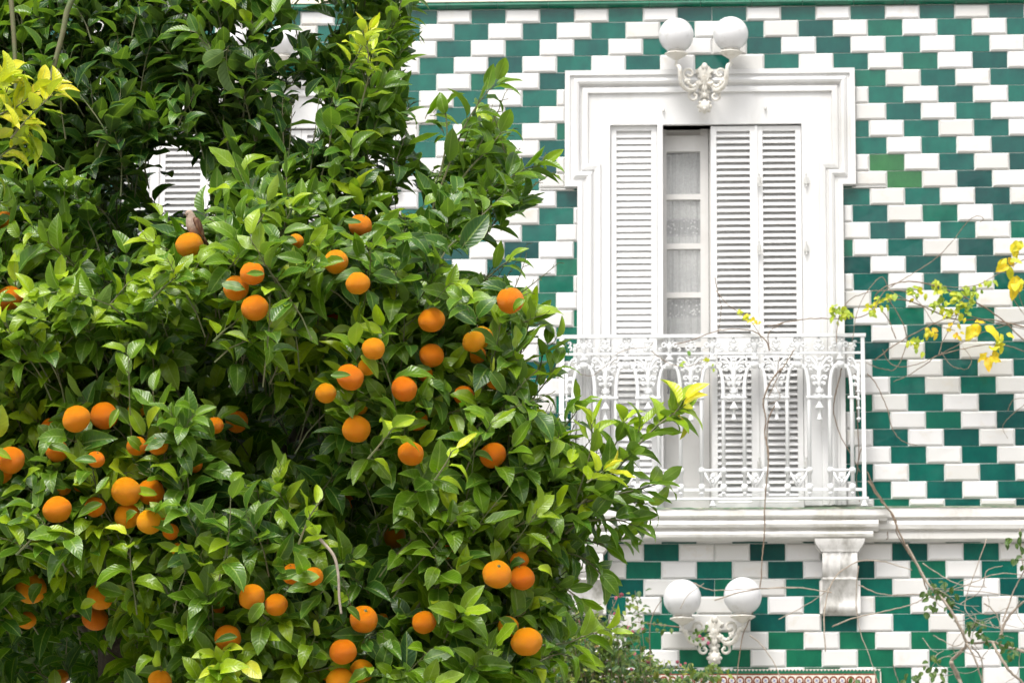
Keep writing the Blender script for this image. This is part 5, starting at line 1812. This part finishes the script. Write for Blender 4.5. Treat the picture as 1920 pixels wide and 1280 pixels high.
# twiggy shrub at the lower right
sh = empty('bare_shrub', (at(1850, 1290, -.7).x, -.7, 0), 'sparse twiggy shrub with few green leaves at the lower right corner', 'shrub')
mb = MB(); SYr = -.62
stemset([
 ([(1840, 1500), (1815, 1320), (1792, 1262), (1783, 1240), (1800, 1222), (1812, 1205), (1795, 1165), (1770, 1125), (1745, 1100), (1722, 1062), (1700, 1020)], .009),
 ([(1783, 1240), (1795, 1262), (1810, 1300)], .010),
 ([(2100, 1260), (1980, 1245), (1925, 1222), (1885, 1212), (1860, 1202), (1830, 1205), (1812, 1203)], .008),
 ([(1860, 1202), (1875, 1230), (1895, 1260), (1925, 1290), (1980, 1400)], .008),
 ([(1875, 1195), (1885, 1165), (1905, 1140), (1925, 1125), (1960, 1110)], .007), ([(1880, 1165), (1900, 1110), (1915, 1080), (1925, 1060)], .004),
 ([(1812, 1205), (1830, 1240), (1845, 1290)], .005), ([(1820, 1210), (1840, 1235), (1842, 1290)], .004),
 ([(1560, 1174), (1600, 1158), (1660, 1145), (1700, 1135), (1740, 1120), (1800, 1100), (1870, 1075), (1925, 1078)], .0032),
 ([(1340, 1125), (1400, 1107), (1480, 1100), (1545, 1108), (1560, 1110)], .0034),
 ([(1548, 1220), (1545, 1150), (1560, 1090), (1590, 1062), (1620, 1050), (1660, 1053), (1710, 1068)], .0036),
 ([(1300, 1092), (1325, 1103), (1352, 1106), (1420, 1102), (1500, 1102)], .0028), ([(1275, 1140), (1290, 1115), (1320, 1093)], .002),
 ([(1460, 1160), (1500, 1140), (1540, 1115), (1560, 1095)], .0025), ([(1610, 1095), (1640, 1110), (1680, 1115), (1730, 1112), (1800, 1105), (1925, 1120)], .0028),
 ([(1730, 1055), (1760, 1075), (1800, 1095), (1850, 1100)], .0028), ([(1405, 1190), (1430, 1210), (1455, 1250), (1470, 1290)], .0030),
 ([(1850, 1010), (1812, 1120), (1815, 1150), (1840, 1170), (1890, 1180)], .0024), ([(1750, 1190), (1790, 1210), (1810, 1200)], .0026), ([(1912, 990), (1915, 1040), (1925, 1090)], .004),
 ([(1675, 1245), (1680, 1265), (1690, 1290)], .003), ([(1730, 1195), (1745, 1215), (1760, 1225)], .002), ([(1845, 1130), (1868, 1150), (1880, 1190)], .0035), ([(1845, 1100), (1850, 1070), (1880, 1060)], .002),
 ([(1610, 1060), (1605, 1120), (1612, 1180), (1630, 1230), (1650, 1290)], .0026)], SYr, mb, yw=.06)
mb.tube([at(1840, 1500, SYr), Vector((at(1840, 1500, SYr).x, -.68, -.05))], .014, 7)
mb.tube([at(1980, 1400, SYr), Vector((at(1900, 1700, SYr).x, -.68, -.05))], .012, 7)
mb.build('stem', M['greytwig'], sh, True)
for i in range(26):
    mbx = MB(); x, y = random.uniform(1720, 1930), random.uniform(1080, 1280)
    pts = [(x, y)]; an = random.uniform(0, 6.28)
    for k_ in range(5):
        an += random.gauss(0, .5); x += 17 * math.cos(an); y += 17 * math.sin(an); pts.append((x, y))
    c_ = catmull([at(a_, b_, SYr + .05 * math.sin(i + q)) for q, (a_, b_) in enumerate(pts)], 4)
    mb2 = mbx; mb2.tube(c_, [.0026 * (1 - .5 * q / len(c_)) for q in range(len(c_))], 4)
    mb2.build('twig', M['greytwig'], sh, True)
SL = Leaves(ST)
for px, py, n, t_ in ((1745, 1112, 12, .3), (1765, 1108, 12, .28), (1780, 1122, 9, .25), (1743, 1140, 6, .34), (1760, 1095, 6, .3), (1822, 1172, 9, .25), (1840, 1190, 9, .28), (1855, 1200, 6, .2), (1880, 1205, 6, .28), (1897, 1225, 8, .26), (1745, 1230, 5, .32), (1755, 1260, 7, .34), (1725, 1262, 7, .34), (1712, 1270, 5, .3),
                      (1918, 1030, 8, .3), (1892, 1015, 5, .32), (1912, 1050, 7, .3), (1765, 1270, 4, .3), (1915, 1000, 5, .3), (1848, 1176, 4, .3), (1605, 1270, 2, .3)):
    leaf_clump(SL, px, py, SYr - .03, n, .042, t_, 9)
finish_plant(SL, M['sleaf'], sh)

# flowering bush at the foot of the wall, lower centre
fb = empty('flowering_bush', (at(1210, 1290, -1.0).x, -1.0, 0), 'loose green bush with small pink blossoms below the balcony beside the orange tree', 'bush')
FBP = [(1040, 1120), (1075, 1100), (1120, 1140), (1160, 1110), (1190, 1160), (1215, 1200), (1260, 1225), (1320, 1250), (1350, 1290), (1350, 1500), (1000, 1500), (1000, 1200)]
mb = MB(); SL = Leaves(ST)
bx0 = at(1190, 1600, -1.0)
fl = []
for i in range(210):
    x = random.uniform(1010, 1345); y = random.uniform(1095, 1330)
    if not inpoly([x], [y], FBP)[0]:
        if random.random() > .12 or x > 1215: continue
    Yb = random.uniform(-1.3, -.55)
    e1 = at(x, y, Yb); s0 = at(1190 + (x - 1190) * .45, 1560, -.95 + (Yb + .95) * .3)
    md = s0.lerp(e1, .6) + Vector((random.gauss(0, .05), random.gauss(0, .04), .04))
    c_ = catmull([s0, md, e1], 8)
    mb.tube(c_, [.0034 * (1 - .7 * q / len(c_)) for q in range(len(c_))], 4)
    tb = random.choice([.15, .25, .32, .4, .5, .62, .72])
    for k_ in range(random.randint(22, 40)):
        q = random.uniform(.35, 1) ** .7; p = c_[min(len(c_) - 1, int(q * (len(c_) - 1)))]
        p = p + Vector((random.gauss(0, .028), random.gauss(0, .028), random.gauss(0, .022)))
        SL.add(p, Vector((random.gauss(0, 1), random.gauss(-.2, 1), random.gauss(-.1, .8))), Vector((random.gauss(0, .5), -.5, 1)), random.uniform(.026, .055), tb + random.gauss(0, .08))
    if random.random() < .08: fl.append(e1)
mb.tube([at(1190, 1540, -.95), Vector((bx0.x, -1.0, -.05))], .03, 8)
tag(mb.build('stems', M['vine'], fb, True), kind='stuff')
for c_ in ([(1160, 1115), (1140, 1170), (1130, 1290)], [(1062, 1110), (1090, 1180), (1120, 1290)], [(1242, 1122), (1225, 1150), (1218, 1190), (1222, 1290)], [(1190, 1165), (1250, 1172), (1275, 1175)]):
    mbs = MB(); q_ = catmull([at(x, y, -.75) for x, y in c_], 6); mbs.tube(q_, [.0045 * (.4 + .6 * k_ / len(q_)) for k_ in range(len(q_))], 6); mbs.build('stem', M['vine'], fb, True)
for px, py, n, t_ in ((1180, 1130, 5, .7), (1190, 1140, 4, .6), (1240, 1170, 6, .4), (1300, 1190, 8, .38), (1325, 1180, 5, .35), (1330, 1255, 20, .6), (1310, 1262, 20, .64), (1350, 1265, 14, .6), (1255, 1175, 3, .4)):
    leaf_clump(SL, px, py, -.7, n, .034, t_, 9)
P_, R_, K_, Q_ = SL.arrays()
order = np.argsort(P_[:, 1])[:120]; sel = np.zeros(len(P_), bool); sel[order] = True
single_leaves(SL, order, P_, R_, K_, Q_, M['sleaf'], fb)
tag(link('foliage', SL.big_mesh('foliage', M['sleaf'], ~sel, P_, R_, K_, Q_), fb), kind='stuff')
fm = MB()
for k_ in range(5):
    an = k_ * 1.2566
    c_ = Vector((math.cos(an), 0, math.sin(an))) * .006
    fm.ball(c_, .0046, 6, 4, (1, .5, 1))
fm.ball((0, -.002, 0), .004, 6, 4)
fme = fm.mesh('blossom', M['petal'])
FP = [(1158, 1113), (1162, 1118), (1155, 1120), (1166, 1114), (1172, 1180), (1180, 1176), (1186, 1184), (1176, 1188), (1270, 1240), (1276, 1246), (1268, 1250), (1285, 1243), (1312, 1192), (1318, 1197), (1160, 1270), (1152, 1150), (1136, 1128), (1205, 1178), (1295, 1250), (1255, 1260), (1215, 1240), (1190, 1225), (1140, 1240), (1328, 1205)]
for x, y in FP:
    o = link('blossom', fme, fb, at(x, y, -.80 + random.uniform(-.05, .02))); s_ = random.uniform(.8, 1.3); o.scale = (s_, s_, s_); o.rotation_euler = (random.gauss(0, .5), random.gauss(0, 3), random.gauss(0, .5))
for e1 in fl[:20]:
    o = link('blossom', fme, fb, e1); o.rotation_euler = (random.gauss(0, .5), random.gauss(0, 3), random.gauss(0, .5))
